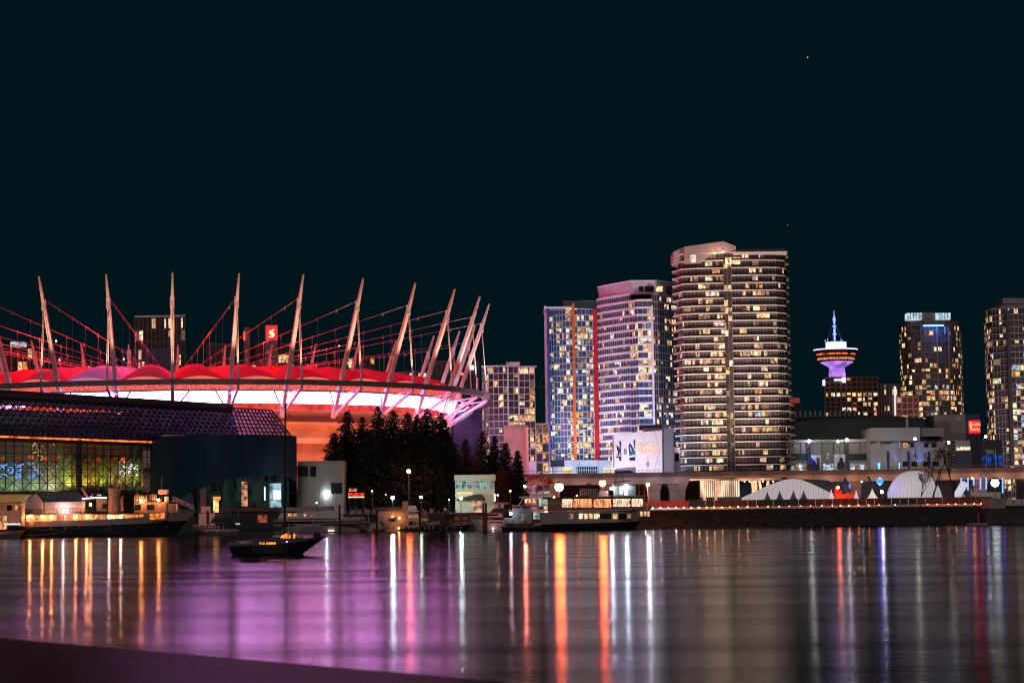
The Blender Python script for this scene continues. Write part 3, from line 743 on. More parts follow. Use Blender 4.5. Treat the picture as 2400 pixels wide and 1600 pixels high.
# ================================================================== podium below the finned and violet towers
t = thing('podium_building', 'pale podium with lit shop windows at the foot of the finned tower', 'building', (X(1340, 700), 700, GZ))
blk(t, 'wall', 1292, 1441, 1079, 1122, 722, 12, panel_pale, z0=GZ)
blk(t, 'dark_fascia', 1288, 1322, 1078, 1093, 719, 2.5, pm('fascia_navy', (.03, .035, .06), .5, .2))
for a, b in ((1323, 1343), (1344, 1357), (1358, 1380), (1381, 1402), (1403, 1411)): blk(t, 'fascia_panel', a, b, 1078, 1092.5, 719.5, 2, panel_pale)
g = blk(t, 'dark_window', 1352, 1402, 1093, 1117, 721, .8, dark_glass)
mb = MB()
for k in range(10): blk(None, '', 1352.5 + 5.3 * k, 1353.6 + 5.3 * k, 1093, 1117, 720.8, .15, None, mb)
for yy in (1101, 1109): blk(None, '', 1352, 1402, yy, yy + .9, 720.75, .1, None, mb)
mb.build('glazing_bar', fr_white, g)
shop = em('shop_glow', (1, .72, .44), 1.3, var=.3, scale=.4, lo=.5)
for a, b in ((1317, 1328), (1329, 1341), (1417, 1428), (1429, 1440)): blk(t, 'window', a, b, 1095, 1119, 721, .6, shop)
blk(t, 'entrance_pillar', 1296, 1306, 1093, 1118, 720, 1, pm('pillar_warm', (.6, .45, .38), .6, .1))
light('POINT', 'podium_light', W(1312, 1100, 712), (1, .6, .38), 260, size=.3)
light('POINT', 'podium_light', W(1380, 1085, 705), (.9, .8, 1), 420, size=.3)
t = thing('curved_wall_building', 'pale rounded low building left of the podium', 'building', (X(1262, 690), 690, GZ))
mb = MB(); c = (X(1263, 700), 704, 0); mb.lathe(c, [(3.9, GZ), (3.9, Z(1262, 1081, 700)), (3.3, Z(1262, 1079.5, 700)), (.01, Z(1262, 1079.5, 700))], 28); mb.build('wall', panel_pale, t, smooth=True)
mb = MB(); blk(None, '', 1282, 1294, 1095, 1120, 703, 8, None, mb, z0=GZ); mb.build('side_wing', panel_pale, t)
# ================================================================== white box building with banners
Y = 650
t = thing('box_building', 'white floodlit box with seam lines, two narrow banners and an orange sign', 'building', (X(1500, Y), Y, GZ))
bw = pm('box_white', (.74, .70, .76), .5, .05, .3); bgm = pm('box_grey', (.20, .20, .24), .6, .15, .4, stretch=(1, 1, 8))
fpoly(t, 'wall', [(1439, 1017), (1552, 1008), (1552.5, 1114), (1490, 1116), (1490, 1094), (1440, 1096)], Y, 14, bw)
fpoly(t, 'side_wall', [(1553.5, 1002), (1577.5, 1003), (1579, 1112), (1554, 1113)], Y + 1.2, 14, bgm)
blk(t, 'roof_plant', 1511, 1556, 1003, 1010, Y + 3, 8, pm('roof_plant_grey', (.30, .28, .36), .6, .1)); blk(t, 'roof_step', 1500, 1552, 995, 1006, Y + 9, 6, pm('roof_step_dark', (.05, .05, .07), .6, .1))
seams = [((1439, 1045), (1515, 1039)), ((1515, 1039), (1552, 1025)), ((1515, 1039), (1500, 1012)), ((1515, 1039), (1534, 1010)), ((1534, 1010), (1546, 1060)), ((1546, 1060), (1552, 1045)), ((1546, 1060), (1518, 1068)),
         ((1518, 1068), (1519, 1114)), ((1518, 1068), (1497, 1092)), ((1497, 1092), (1552, 1082)), ((1546, 1060), (1530, 1114)), ((1497, 1092), (1490, 1060)), ((1490, 1060), (1515, 1039)), ((1470, 1014), (1455, 1044)), ((1490, 1060), (1460, 1085)), ((1478, 1080), (1490, 1100)), ((1534, 1060), (1548, 1096)), ((1500, 1106), (1550, 1100))]
mb = MB()
for a, b in seams: mb.bar(W(*a, Y - .02), W(*b, Y - .02), .10, .05)
mb.build('panel_seams', pm('seam_grey', (.30, .28, .33), .7, .1), t, kind='stuff')
bn = {'n': pm('banner_navy', (.015, .03, .10), .6, .1), 'g': pm('banner_green', (.02, .16, .14), .6, .1), 'w': pm('banner_white', (.7, .7, .76), .6, .1), 'k': pm('banner_brown', (.09, .06, .08), .6, .1)}
for (x0, x1, y0, y1), fig in (((1443, 1456, 1033, 1080), [('k', [(.62, 0), (1, 0), (1, .7), (.75, .7)]), ('n', [(.1, .2), (.55, .28), (.75, .45), (.6, .75), (.1, .7), (.25, .45)]), ('w', [(.2, .5), (.4, .5), (.3, .72), (.15, .7)]), ('g', [(.1, .75), (.6, .75), (.5, .86), (.1, .84)]), ('n', [(.55, .78), (1, .72), (1, 1), (.65, .98)])]),
                              ((1471, 1489, 1031, 1079), [('k', [(.72, 0), (1, 0), (1, .42), (.86, .42)]), ('n', [(.1, .3), (.3, .12), (.62, .3), (.82, .45), (.7, .6), (.2, .62)]), ('w', [(.25, .34), (.35, .32), (.62, .58), (.5, .6)]), ('g', [(.2, .62), (.72, .48), (1, .5), (1, .72), (.2, .75)]), ('w', [(.15, .78), (.85, .7), (.85, .76), (.15, .84)]), ('n', [(.2, .86), (1, .8), (1, 1), (.25, 1)])])):
    b = blk(t, 'banner', x0, x1, y0, y1, Y - .10, .06, bn['w'])
    for j, (c, pts) in enumerate(fig):
        fpoly(b, 'banner_patch', [(x0 + (x1 - x0) * u, y0 + (y1 - y0) * v) for u, v in pts], Y - .14 - .012 * j, .01, bn[c])
text('digit', '8', W(1465.5, 1064.5, Y - .12), 2.6, black, t, sx=.8)
neon = em('orange_sign_glow', (1, .42, .10), 1.15)
text('sign_text', 'ROGERS', W(1523, 1049.5, Y - .12), 1.75, neon, t, sx=.92); text('sign_text', 'ARENA', W(1522, 1061.5, Y - .12), 1.75, neon, t, sx=.92)
mb = MB(); c = W(1500, 1047, Y - .12)
for k in range(16):
    a, b = 2 * pi * k / 16, 2 * pi * (k + 1) / 16
    mb.bar(c + V((.55 * cos(a), 0, 1.1 * sin(a))), c + V((.55 * cos(b), 0, 1.1 * sin(b))), .2)
mb.build('sign_emblem', neon, t)
blk(t, 'door', 1515, 1522, 1081, 1093, Y - .05, .1, fr_grey)
fill_spot(W(1498, 1098, 629), W(1498, 1064, Y), (.95, .85, 1), 15000, 140); fill_spot(W(1460, 1098, 629), W(1465, 1064, Y), (.95, .85, 1), 9000, 140)
t = thing('annex_building', 'small pale annex squeezed between the white box and the tallest tower', 'building', (X(1587, 668), 668, GZ))
blk(t, 'wall', 1580, 1594, 1050, 1120, 668, 8, panel_pale, z0=GZ); blk(t, 'window', 1582, 1592, 1062, 1080, 667.7, .2, dark_glass); blk(t, 'roof_slab', 1579, 1595, 1048, 1050.5, 667.5, 9, fr_white)
# ================================================================== viaduct
Yv = 610
vconc = pm('viaduct_concrete', (.42, .33, .31), .8, .2, .25, bump=.1); vdark = pm('viaduct_rail', (.16, .13, .13), .7, .2, .4)
t = thing('viaduct', 'concrete road viaduct passing in front of the towers and arena', 'viaduct', (X(1800, Yv), Yv, GZ))
zr = 13.0
def vz(px, py): return Z(px, py, Yv)
mb = MB(); mb.box(X(1230, Yv), X(2640, Yv), Yv, Yv + 12, 12.8, 13.5); mb.build('deck', vconc, t)
mb = MB(); mb.box(X(1230, Yv), X(2640, Yv), Yv - .6, Yv - .1, 13.3, 14.6); mb.build('parapet', vdark, t)
for a, b in ((1232, 1380), (1381, 1528), (1540, 1591), (1850, 1906), (1907, 2120), (2121, 2300), (2301, 2500)):
    mb = MB(); mb.box(X(a, Yv), X(b, Yv), Yv + .1, Yv + .9, 11.3, 12.8); mb.build('girder', vconc, t)
for px, wd in ((1300, 1.2), (1418, 1.2), (1534, 1.6), (1588, 2.2), (1870, 2), (2006, 1.6), (2150, 1.6), (2300, 1.8), (2420, 1.8)):
    mb = MB(); x = X(px, Yv); mb.prism([(x - wd, Yv + 2), (x + wd, Yv + 2), (x + wd, Yv + 9), (x - wd, Yv + 9)], 9, 12.8, poly1=[(x - wd * 1.6, Yv + .2), (x + wd * 1.6, Yv + .2), (x + wd * 1.6, Yv + 11), (x - wd * 1.6, Yv + 11)])
    mb.box(x - wd, x + wd, Yv + 2, Yv + 9, GZ, 9); mb.build('pier', vconc, t)
mb = MB()
for k in range(150):
    x = X(1232, Yv) + k * 1.15; mb.box(x - .04, x + .04, Yv - .45, Yv - .35, 14.6, 15.3)
mb.box(X(1232, Yv), X(2640, Yv), Yv - .48, Yv - .32, 15.3, 15.4); mb.build('railing', vdark, t)
t_via = t
for k in range(21):  # points without fixtures, added close in front to lift the girders
    px = 1244 + k * 58; c = (1, .50, .40) if px < 1420 else ((.95, .74, .80) if px < 1620 else (1, .46, .24))
    light('POINT', 'girder_fill', (X(px, Yv), Yv - 2.8, 11.6), c, 190 if px < 1850 else 260, size=.5)
for px in (1490, 1507):
    light('POINT', 'underpass_light', (X(px, Yv), Yv + 6, 8.6), (1, .20, .03), 420, size=.2)
t = thing('back_wall', 'orange-lit wall under the viaduct behind the ferry', 'wall', (X(1500, 626), 626, GZ))
blk(t, 'wall_panel', 1300, 1640, 1128, 1170, 626, .5, dark_concrete, z0=GZ)
for k in range(5): blk(t, 'pilaster', 1470 + k * 13, 1473 + k * 13, 1132, 1168, 625.5, .5, concrete, z0=GZ)
# ================================================================== arena
Y = 740
ar = thing('arena', 'large dark-roofed arena with pale wings, a tall sign block and blue wall lights', 'arena', (X(2050, Y), Y, GZ))
roof_m = pm('arena_roof', (.09, .105, .11), .75, .2, .1); aw = pm('arena_panel', (.22, .21, .205), .75, .15, .15); aw2 = pm('arena_panel_light', (.36, .34, .325), .7, .12, .15)
mb = MB(); cx_ = X(1985, 800); zz = lambda py: Z(1985, py, 760)
prof = [(44, GZ), (44, zz(1040)), (43.5, zz(1033)), (40, zz(1012)), (34.5, zz(985)), (31, zz(975)), (22, zz(967)), (10, zz(962.5)), (.1, zz(962))]
mb.lathe((cx_, 806, 0), prof, 48); mb.build('roof_bowl', roof_m, ar, smooth=False)
mb = MB()
for k in range(14):
    px = 1853 + k * 11.5; x = X(px, 776, 966); z = Z(px, 971 - .15 * k, 776); mb.prism([(x - .55, 776), (x + .55, 776), (x + .55, 778), (x - .55, 778)], z - 1, z + 1.3, poly1=[(x - .3, 776), (x + .3, 776), (x + .3, 778), (x - .3, 778)])
mb.build('roof_vents', pm('vent_metal', (.10, .12, .12), .5, .2), ar, kind='stuff')
blk(ar, 'cornice', 1845, 2042, 1029.5, 1036, 741, 3, aw2)
blk(ar, 'front_wall', 1845, 2042, 1036, 1107, 742.5, 20, aw); blk(ar, 'base_wall', 1845, 2300, 1107.2, 1150, 743, 20, fr_dark, z0=GZ)  # base wall coloured dark to stand for the darkness behind the tents
mb = MB()
for px in (1858, 1877, 1897, 1905, 1927, 1954, 1980, 1988, 2016): blk(None, '', px - .8, px + .8, 1036, 1062, 742.2, .3, None, mb)
mb.build('panel_joint', fr_dark, ar, kind='stuff')
for px in (1896, 1985): blk(ar, 'dark_pillar', px - 4, px + 4, 1036, 1105, 741, 1.5, fr_dark)
for a, b in ((1850, 1893), (1990, 2040)): blk(ar, 'glass_band', a, b, 1063, 1078, 742.3, .3, dark_glass)
for a, b, m in ((1851, 1893, 3), (1929, 1954, 3), (1992, 2038, 3)):
    for k in range(4):
        x = a + (b - a) * k / 4; blk(ar, 'window', x + .5, x + (b - a) / 4 - .5, 1087, 1102, 742.2, .3, WIN[3] if k % 2 == 0 or a == 1929 else WIN[4])
for (x0, x1, y0, y1), fig in (((1901, 1924, 1066, 1102), [('n', [(0, .15), (.55, .5), (.3, 1), (0, 1)]), ('k', [(.55, .12), (.85, .2), (.9, .7), (.6, .75)]), ('n', [(.35, .6), (.8, .55), (.95, .95), (.3, 1)])]),
                              ((1955, 1981, 1064, 1101), [('n', [(.5, .2), (.75, .2), (.85, .55), (.45, .5)]), ('n', [(.3, .5), (.95, .5), (1, .9), (.5, 1), (.25, .9)]), ('g', [(.75, .82), (1, .85), (1, 1), (.7, 1)])])):
    b = blk(ar, 'banner', x0, x1, y0, y1, 740.6, .1, bn['w'])
    for j, (c, pts) in enumerate(fig): fpoly(b, 'banner_patch', [(x0 + (x1 - x0) * u, y0 + (y1 - y0) * v) for u, v in pts], 740.5 - .02 * j, .01, bn[c])
text('digit', '7', W(1940, 1076, 740.6), 3.1, pm('digit_white', (.8, .8, .8), .5, .05), ar)
blk(ar, 'upper_wing', 2040, 2156, 1004, 1033, 733, 20, aw2, z1=Z(2098, 1002, 733)); blk(ar, 'lower_wing', 2040, 2274, 1033, 1107, 734.2, 22, aw2)
blk(ar, 'link_block', 2156, 2212, 1002, 1022, 738, 14, aw)
blk(ar, 'tall_block', 2190, 2266, 971, 1036, 745, 16, aw); blk(ar, 'sign_block', 2266, 2299, 971, 1125, 744, 17, pm('sign_block_navy', (.035, .04, .07), .6, .15), z0=GZ)
blk(ar, 'vent', 2240, 2252, 976, 987, 744.6, .5, fr_grey)
fpoly(ar, 'scallop', [(2041, 1034), (2100, 1033), (2152, 1032), (2210, 1031), (2210, 1033), (2180, 1038), (2154, 1033.5), (2130, 1039), (2104, 1034), (2082, 1040), (2056, 1035), (2041, 1040)], 733.2, 1, fr_dark)
for a, b in ((2117, 2128), (2134, 2142), (2166, 2176), (2183, 2193)): blk(ar, 'window', a, b, 1038, 1048, 734, .4, WIN[2] if a == 2117 else dark_glass)
for a, b in ((2116, 2130), (2136, 2150), (2164, 2181), (2185, 2200)):
    blk(ar, 'window', a, b, 1081, 1093, 734, .4, dark_glass); blk(ar, 'louvre', a, b, 1068, 1073, 734, .4, fr_grey)
for px in (2060, 2108, 2154, 2203): blk(ar, 'slim_column', px - .8, px + .8, 1033, 1050, 732.5, .6, fr_white)
for px in (2082, 2130, 2178): blk(ar, 'blue_pilaster', px - 2.3, px + 2.3, 1058, 1100, 733.3, .9, pm('pilaster_navy', (.02, .04, .14), .6, .1))
st_ = blk(ar, 'stair_glazing', 2223, 2239, 1034, 1095, 733.6, .8, dark_glass); mb = MB()
for k in range(11): blk(None, '', 2223, 2239, 1040 + 5.2 * k, 1041 + 5.2 * k, 733.4, .2, None, mb)
mb.build('stair_landing', fr_white, st_)
for k in range(4): blk(ar, 'window', 2242 + 8.4 * k, 2249 + 8.4 * k, 1047, 1054.5, 733.9, .4, WIN[5])
blk(ar, 'entrance_block', 2241, 2278, 1056, 1110, 732.5, 2, pm('entrance_navy', (.05, .06, .11), .6, .2), z0=GZ)
blk(ar, 'blue_wing', 2299, 2350, 1030, 1120, 750, 12, pm('wing_dark', (.07, .065, .08), .7, .2), z0=GZ)
for px in (2306, 2319, 2332, 2345): blk(ar, 'blue_window', px - 4, px + 4, 1066, 1090, 749.6, .5, em('blue_window_glow', (.01, .06, .42), .7, var=.6, scale=.5))
nr = em('arena_sign_letters', (1, .42, .06), 2.2, sample=False)
sb = blk(ar, 'sign_board', 2271, 2297, 985, 1014, 743.7, .3, em('arena_sign_halo', (1, .010, .03), 2.6))
text('sign_text', 'ROGERS', W(2285.5, 997.5, 743.4), 1.35, nr, ar, sx=.78); text('sign_text', 'ARENA', W(2285.5, 1009, 743.4), 1.35, nr, ar, sx=.78)
mb = MB(); c = W(2275.5, 996, 743.4)
for k in range(14):
    a, b = 2 * pi * k / 14, 2 * pi * (k + 1) / 14; mb.bar(c + V((.35 * cos(a), 0, 1.0 * sin(a))), c + V((.35 * cos(b), 0, 1.0 * sin(b))), .18)
mb.build('sign_emblem', nr, ar)
for px in (2060, 2108, 2156): light('SPOT', 'blue_uplight', W(px, 1100, 731.5), (.08, .25, 1), 2600, W(px, 1050, 734), .2, 70, .8)
light('SPOT', 'blue_uplight', W(1896, 1100, 738), (.05, .2, 1), 2600, W(1896, 1050, 742), .2, 70, .8)
mb = MB()
for px, s in ((2060, 1), (2108, .5)): mb.bar(W(px, 1098, 732), W(px, 1084, 732), .7 * s)
mb.build('blue_wall_light', em('blue_wall_glow', (.10, .45, 1), 2.5), ar)
pole = blk(ar, 'roof_stack', 2123.5, 2128.5, 980, 1002, 742, 1, fr_white)
fill_spot(W(2110, 1110, 690), W(2110, 1040, 734), (1, .86, .76), 17000, 100); fill_spot(W(1945, 1105, 700), W(1945, 1050, 742), (.86, .95, .86), 7000, 100)
# ================================================================== lookout tower and the buildings round it
Y = 1250
lk = thing('lookout_tower', 'lookout tower with flying-saucer top, white ring light and antenna spire', 'tower', (X(1960, Y), Y, GZ))
c0 = W(1958, 800, Y); cxx, cz = c0.x, lambda py: Z(1958, py, Y)
u = Y / F_PX
mb = MB(); mb.lathe((cxx - 1.2 * u * 1, Y, 0), [(9 * u, GZ), (9 * u, cz(862))], 20); mb.build('shaft', dark_concrete, lk, smooth=True)
mb = MB(); mb.lathe((cxx + 2 * u, Y, 0), [(20 * u, cz(884)), (18 * u, cz(862)), (22 * u, cz(858)), (38 * u, cz(849.5)), (38 * u, cz(848))], 32); mb.build('underside_cone', em('underside_glow', (.50, .22, .92), 1.25, var=.5, scale=.12, lo=.35), lk, smooth=True)  # the violet light on the cone is put into its own glow
mb = MB(); mb.lathe((cxx, Y, 0), [(38 * u, cz(848)), (43 * u, cz(845)), (43 * u, cz(837)), (46 * u, cz(829)), (51 * u, cz(825)), (51 * u, cz(821)), (24 * u, cz(817)), (.1, cz(817))], 40)
mb.build('saucer', pm('saucer_dark', (.10, .05, .04), .6, .2), lk)
for y0, y1, r0, r1, m in ((839, 844.5, 43.3, 43.3, WIN[2]), (828, 833, 46.4, 45.2, em('deck_orange', (1, .16, .04), 1.0, var=.9, scale=.25, lo=.05))):
    for k in range(18):
        a = pi + pi * (k + .5) / 18; mb = MB(); da = pi / 18 * .42
        mb.lathe((cxx, Y, 0), [(r0 * u + .1, cz(y1)), (r1 * u + .1, cz(y0))], 2, 0, a - da, a + da); mb.build('deck_window', m, lk)
mb = MB(); mb.lathe((cxx, Y, 0), [(51.4 * u, cz(821.2)), (51.4 * u, cz(818.6)), (50 * u, cz(818.4))], 48); mb.build('ring_light', em('ring_white', (.42, .55, 1), 2.6), lk)
mb = MB(); mb.lathe((cxx + .3, Y, 0), [(24 * u, cz(816.5)), (24 * u, cz(802)), (.1, cz(802))], 32); mb.build('lit_drum', em('drum_white', (.74, .58, 1), 2.3), lk)
sp = em('spire_glow', (.34, .42, 1), 1.5)  # spire, rings and antennas carry their light as a glow of their own
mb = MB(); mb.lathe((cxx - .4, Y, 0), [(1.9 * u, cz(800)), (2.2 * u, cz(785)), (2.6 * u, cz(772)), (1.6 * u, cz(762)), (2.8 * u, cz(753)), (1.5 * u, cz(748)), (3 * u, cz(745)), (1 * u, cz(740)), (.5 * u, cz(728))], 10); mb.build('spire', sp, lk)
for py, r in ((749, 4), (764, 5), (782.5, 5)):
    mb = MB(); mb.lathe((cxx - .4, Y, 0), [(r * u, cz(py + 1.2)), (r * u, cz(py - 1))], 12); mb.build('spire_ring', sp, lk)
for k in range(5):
    a = 2 * pi * k / 5 + .4; mb = MB(); mb.tube([(cxx - .4, Y, cz(752)), (cxx + 21 * u * cos(a), Y + 21 * u * sin(a), cz(802))], .12, 4); mb.build('guy_wire', em('guy_glow', (.04, .08, .40), .55), lk)  # wires given a blue glow too, though they are no lamps
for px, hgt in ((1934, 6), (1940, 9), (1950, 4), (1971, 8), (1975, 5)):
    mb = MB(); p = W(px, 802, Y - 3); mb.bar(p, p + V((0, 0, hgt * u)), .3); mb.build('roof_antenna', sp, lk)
t, zt, p = simple_block('hotel_building', 'brown hotel block with one bright window row beside the lookout tower', 1932, 2056, 884, 1200, 25, 26, 2.9,
    lambda v, u: 1 if .84 < v < .875 else (.3 if v < .86 else .12), win(0, 5, 1, 2, 4), (3, 3, 2, 2, 3), glass('hotel_glass', (.035, .02, .015), .3, .3), pm('hotel_brown', (.16, .08, .05), .7, .15), mull=.9, cross=.8)
blk(t, 'sign', 1955, 1972, 888, 892, 1198, .6, em('hotel_sign_glow', (.85, .92, 1), 1.6)); blk(t, 'sign_emblem', 1974, 1982, 884, 896, 1197, 1, em('hotel_emblem_glow', (.7, .85, 1), 2.2))
blk(t, 'side_sign', 1929, 1934, 890, 903, 1196, 2, em('hotel_side_glow', (.65, .8, 1), 1.8))
t, zt, p = simple_block('office_building', 'ribbed grey office block with a white light column next to the brown hotel', 2057, 2114, 899, 1180, 22, 22, 1.5,
    lambda v, u: .08, win(1, 0), (1, 1), glass('ribbed_glass', (.03, .026, .025), .3, .3), fr_brown, mull=.5, cross=.1)
blk(t, 'light_column', 2096.5, 2101.5, 905, 1000, 1178, 1, em('light_column_glow', (1, .80, .74), 1.0))
t, zt, p = simple_block('plain_building', 'small block with red-lit top right of the tallest tower', 1846, 1874, 932, 900, 10, 16, 3, lambda v, u: 0, win(0), (1,), glass('small_block_glass', (.03, .02, .02), .3, .3), fr_dark)
blk(t, 'red_band', 1848, 1874, 932, 944, 899, 1, em('red_band_glow', (.45, .06, .05), .55))
t, zt, p = simple_block('apartment_building', 'pink-tinted low block at the foot of the curved tower', 2098, 2150, 930, 960, 10, 18, 2.4, lambda v, u: .15, win(2, 4), (2, 2), glass('pink_block_glass', (.10, .045, .045), .3, .3), pm('pink_frame', (.34, .17, .17), .7, .1), mull=.4, cross=.5)
# ================================================================== glass pavilion (left)
pv = thing('glass_pavilion', 'long glass pavilion with dark triangle-lattice roof and yellow-green lit hall', 'building', (X(300, 510), 510, GZ))
def clear_glass(name, tint=(.92, .93, .88)):
    m, nt, b, o = _new(name); nt.nodes.remove(b)
    a = nt.nodes.new('ShaderNodeBsdfTransparent'); a.inputs[0].default_value = (*tint, 1)
    g = nt.nodes.new('ShaderNodeBsdfGlossy'); g.inputs['Roughness'].default_value = .08
    x = nt.nodes.new('ShaderNodeMixShader'); x.inputs[0].default_value = .07
    nt.links.new(a.outputs[0], x.inputs[1]); nt.links.new(g.outputs[0], x.inputs[2]); nt.links.new(x.outputs[0], o.inputs[0])
    m.cycles.emission_sampling = 'NONE'; return m
pane = clear_glass('clear_pane')
def lerp(a, b, t): return V(a) * (1 - t) + V(b) * t
Rl, Rr = W(-70, 921, 476), W(540, 957, 558)
El, Er = W(-70, 1004, 468.6), W(560, 1021, 558)
def roof(u, v, o=0): return lerp(lerp(Rl, Rr, u), lerp(El, Er, u), v) + V((.05, -.6, .75)).normalized() * o
lat = pm('lattice_steel', (.022, .024, .034), .5, .2, .5, .2)
def translucent(name, col, var=.5, scale=.45):
    m = pm(name, col, .35, var, scale); nt = m.node_tree; b = nt.nodes['Principled BSDF']; o = nt.nodes['Material Output']
    t = nt.nodes.new('ShaderNodeBsdfTranslucent'); x = nt.nodes.new('ShaderNodeMixShader'); x.inputs[0].default_value = .6
    nt.links.new(b.inputs['Base Color'].links[0].from_socket, t.inputs[0])
    nt.links.new(b.outputs[0], x.inputs[1]); nt.links.new(t.outputs[0], x.inputs[2]); nt.links.new(x.outputs[0], o.inputs[0]); return m
frost = translucent('roof_pane', (.26, .36, .60))
n, r = 42, 7
mb = MB()
for (v0, v1) in ((0, .26), (.385, 1)):
    mb.face([roof(0, v0, -.25), roof(1, v0, -.25), roof(1, v1, -.25), roof(0, v1, -.25)])
mb.face([roof(.62, .26, -.25), roof(1, .26, -.25), roof(1, .385, -.25), roof(.62, .385, -.25)])
mb.build('roof_glazing', frost, pv)
mb = MB()
for j in range(r + 1): mb.bar(roof(0, j / r), roof(1, j / r), .24 if j % 2 else .30, .25)
for j in range(r):
    for k in range(n):
        a, b = (0, .5) if j % 2 == 0 else (.5, 0)
        for q0, q1 in (((k + a), (k + b)), ((k + a), (k + b + (1 if a == 0 and False else (0 if a == 0 else 1)) - (1 if a == 0 else 0)))):
            u0, u1 = min(1, max(0, q0 / n)), min(1, max(0, q1 / n))
            mb.bar(roof(u0, j / r), roof(u1, (j + 1) / r), .26, .22)
mb.build('roof_lattice', lat, pv)
mb = MB(); mb.tube([lerp(Rl, Rr, k / 12) + V((0, 0, .1)) for k in range(13)], 1.15, 10); mb.build('ridge_tube', pm('ridge_paint', (.055, .05, .075), .5, .2, .5), pv, smooth=True)
P1, P2, Q2, Q1 = Rr, W(637, 963, 566), W(683, 1024, 562), Er
mb = MB(); mb.face([Q1, Q2, P2, P1]); mb.build('hip_glazing', translucent('hip_pane', (.60, .52, .66), .5, .5), pv)
mb = MB()
for k in range(13): mb.bar(lerp(P1, P2, k / 12) + V((0, -.3, .2)), lerp(Q1, Q2, k / 12) + V((0, -.3, .2)), .28)
for k in range(8): mb.bar(lerp(P1, Q1, k / 7) + V((0, -.3, .2)), lerp(P2, Q2, k / 7) + V((0, -.3, .2)), .28)
mb.build('hip_lattice', lat, pv)
# front wall line
A, B = W(-70, 1030, 469), W(378, 1030, 533)
fd = V((B.x - A.x, B.y - A.y, 0)); FL = fd.length; fd /= FL; fn = V((fd.y, -fd.x, 0))
def fw(u, z, o=0): return V((A.x, A.y, 0)) + fd * (FL * u) + fn * o + V((0, 0, z))
ze = Z(0, 1023, 478); zc0 = Z(0, 1003, 478)
def fbox(mb, u0, u1, o0, o1, z0, z1, m=0):
    p = [fw(u0, 0, o1), fw(u1, 0, o1), fw(u1, 0, o0), fw(u0, 0, o0)]
    return mb.hexa([q + V((0, 0, z0)) for q in p] + [q + V((0, 0, z1)) for q in p], m)
mb = MB(); fbox(mb, 0, 1, -.6, 0, ze + .4, zc0 + .6); mb.build('clerestory', frost, pv)
mb = MB()
for k in range(41): fbox(mb, k / 40 - .0012, k / 40 + .0012, .02, .2, ze + .3, zc0 + 1)
for q in (.5, 1.3, 2.2): fbox(mb, 0, 1, .02, .16, ze + q, ze + q + .12)
mb.build('clerestory_frame', lat, pv)
mb = MB(); fbox(mb, 0, 1, .0, .25, ze - .18, ze + .22); mb.build('light_strip', em('eave_strip_glow', (1, .13, .02), 2.4, sample=True, var=.3, scale=.6), pv)
mb = MB(); fbox(mb, 0, 1, -.3, .45, ze + .24, ze + .42); fbox(mb, 0, 1, -.3, .2, ze - 1.0, ze - .2); mb.build('eave_beam', lat, pv)
zf = Z(100, 1148, 490)                                  # floor of the lit hall
u2 = (X(190, 506) - A.x) / (B.x - A.x)
hw = pm('hall_wall', (.50, .50, .42), .7, .12, .4); hw2 = pm('hall_wall_fins', (.55, .55, .40), .6, .1, .4)
mb = MB(); fbox(mb, 0, 1, -6, -5.6, GZ, ze); mb.build('hall_wall', hw, pv)
mb = MB()
for k in range(9):                                      # tall folded panels that catch the uplights
    u = u2 + .02 + (1 - u2 - .02) * k / 9; du = (1 - u2 - .02) / 9
    p = [fw(u, 0, -5.5), fw(u + du * .5, 0, -4.3), fw(u + du, 0, -5.5)]
    for a, b in ((0, 1), (1, 2)):
        mb.face([p[a] + V((0, 0, zf)), p[b] + V((0, 0, zf)), p[b] + V((0, 0, zf + (9 if a == 0 else 7))), p[a] + V((0, 0, zf + (7 if a == 0 else 9)))])
mb.build('folded_panel', hw2, pv)
mb = MB(); fbox(mb, 0, 1, -5.5, .4, zf - .9, zf - .2); fbox(mb, 0, 1, -5.5, .3, GZ - .1, GZ + .25); mb.build('floor_edge', dark_concrete, pv)
mb = MB(); fbox(mb, 0, 1, -.12, -.06, zf, ze - 1); fbox(mb, 0, 1, -.12, -.06, GZ + .3, zf - 1); mb.build('curtain_glass', pane, pv)
mb = MB(); nb = 24
for k in range(nb + 1): fbox(mb, k / nb - .0012, k / nb + .0012, -.04, .12, zf, ze)
for j in range(8): z = zf + (ze - zf) * j / 7.2; fbox(mb, 0, 1, -.03, .08, z - .07, z + .07)
for j in range(4):
    for k in range(0, nb, 1):
        a, b = (k, k + 1) if (j + k) % 2 == 0 else (k + 1, k)
        z = zf + (ze - zf) / 7.2 * j; mb.bar(fw(a / nb, z, -.2), fw(b / nb, z + (ze - zf) / 7.2, -.2), .12)
mb.build('curtain_frame', lat, pv)
mb = MB(); fbox(mb, u2 - .007, u2 + .007, -.5, .5, GZ, ze); mb.build('column', pm('column_dark', (.03, .03, .035), .6, .2), pv)
for k in range(10):
    u = u2 + .03 + (1 - u2 - .03) * k / 9.4
    c = ((.80, 1, .10), (1, .55, .05), (1, .66, .08), (1, .58, .06))[k % 4]
    light('SPOT', 'hall_uplight', fw(u, zf + .2, -3.3), c, 820, fw(u, zf + 3.4, -5.4), .15, 70, .9)
for k in range(5):
    u = .12 + (u2 - .14) * k / 4.2
    light('POINT', 'hall_light', fw(u, zf + .6, -3.6), (.60, 1, .62), 230, size=.3)
light('POINT', 'hall_light', fw(u2 - .04, zf + 1.0, -3.0), (1, .66, .3), 260, size=.3)
for k in range(7):
    light('POINT', 'arcade_light', fw(.10 + .058 * k, zf - 1.6, -2), (1, .42, .14), 160, size=.2)
blue_n = em('neon_blue', (.10, .30, 1), 2.6)
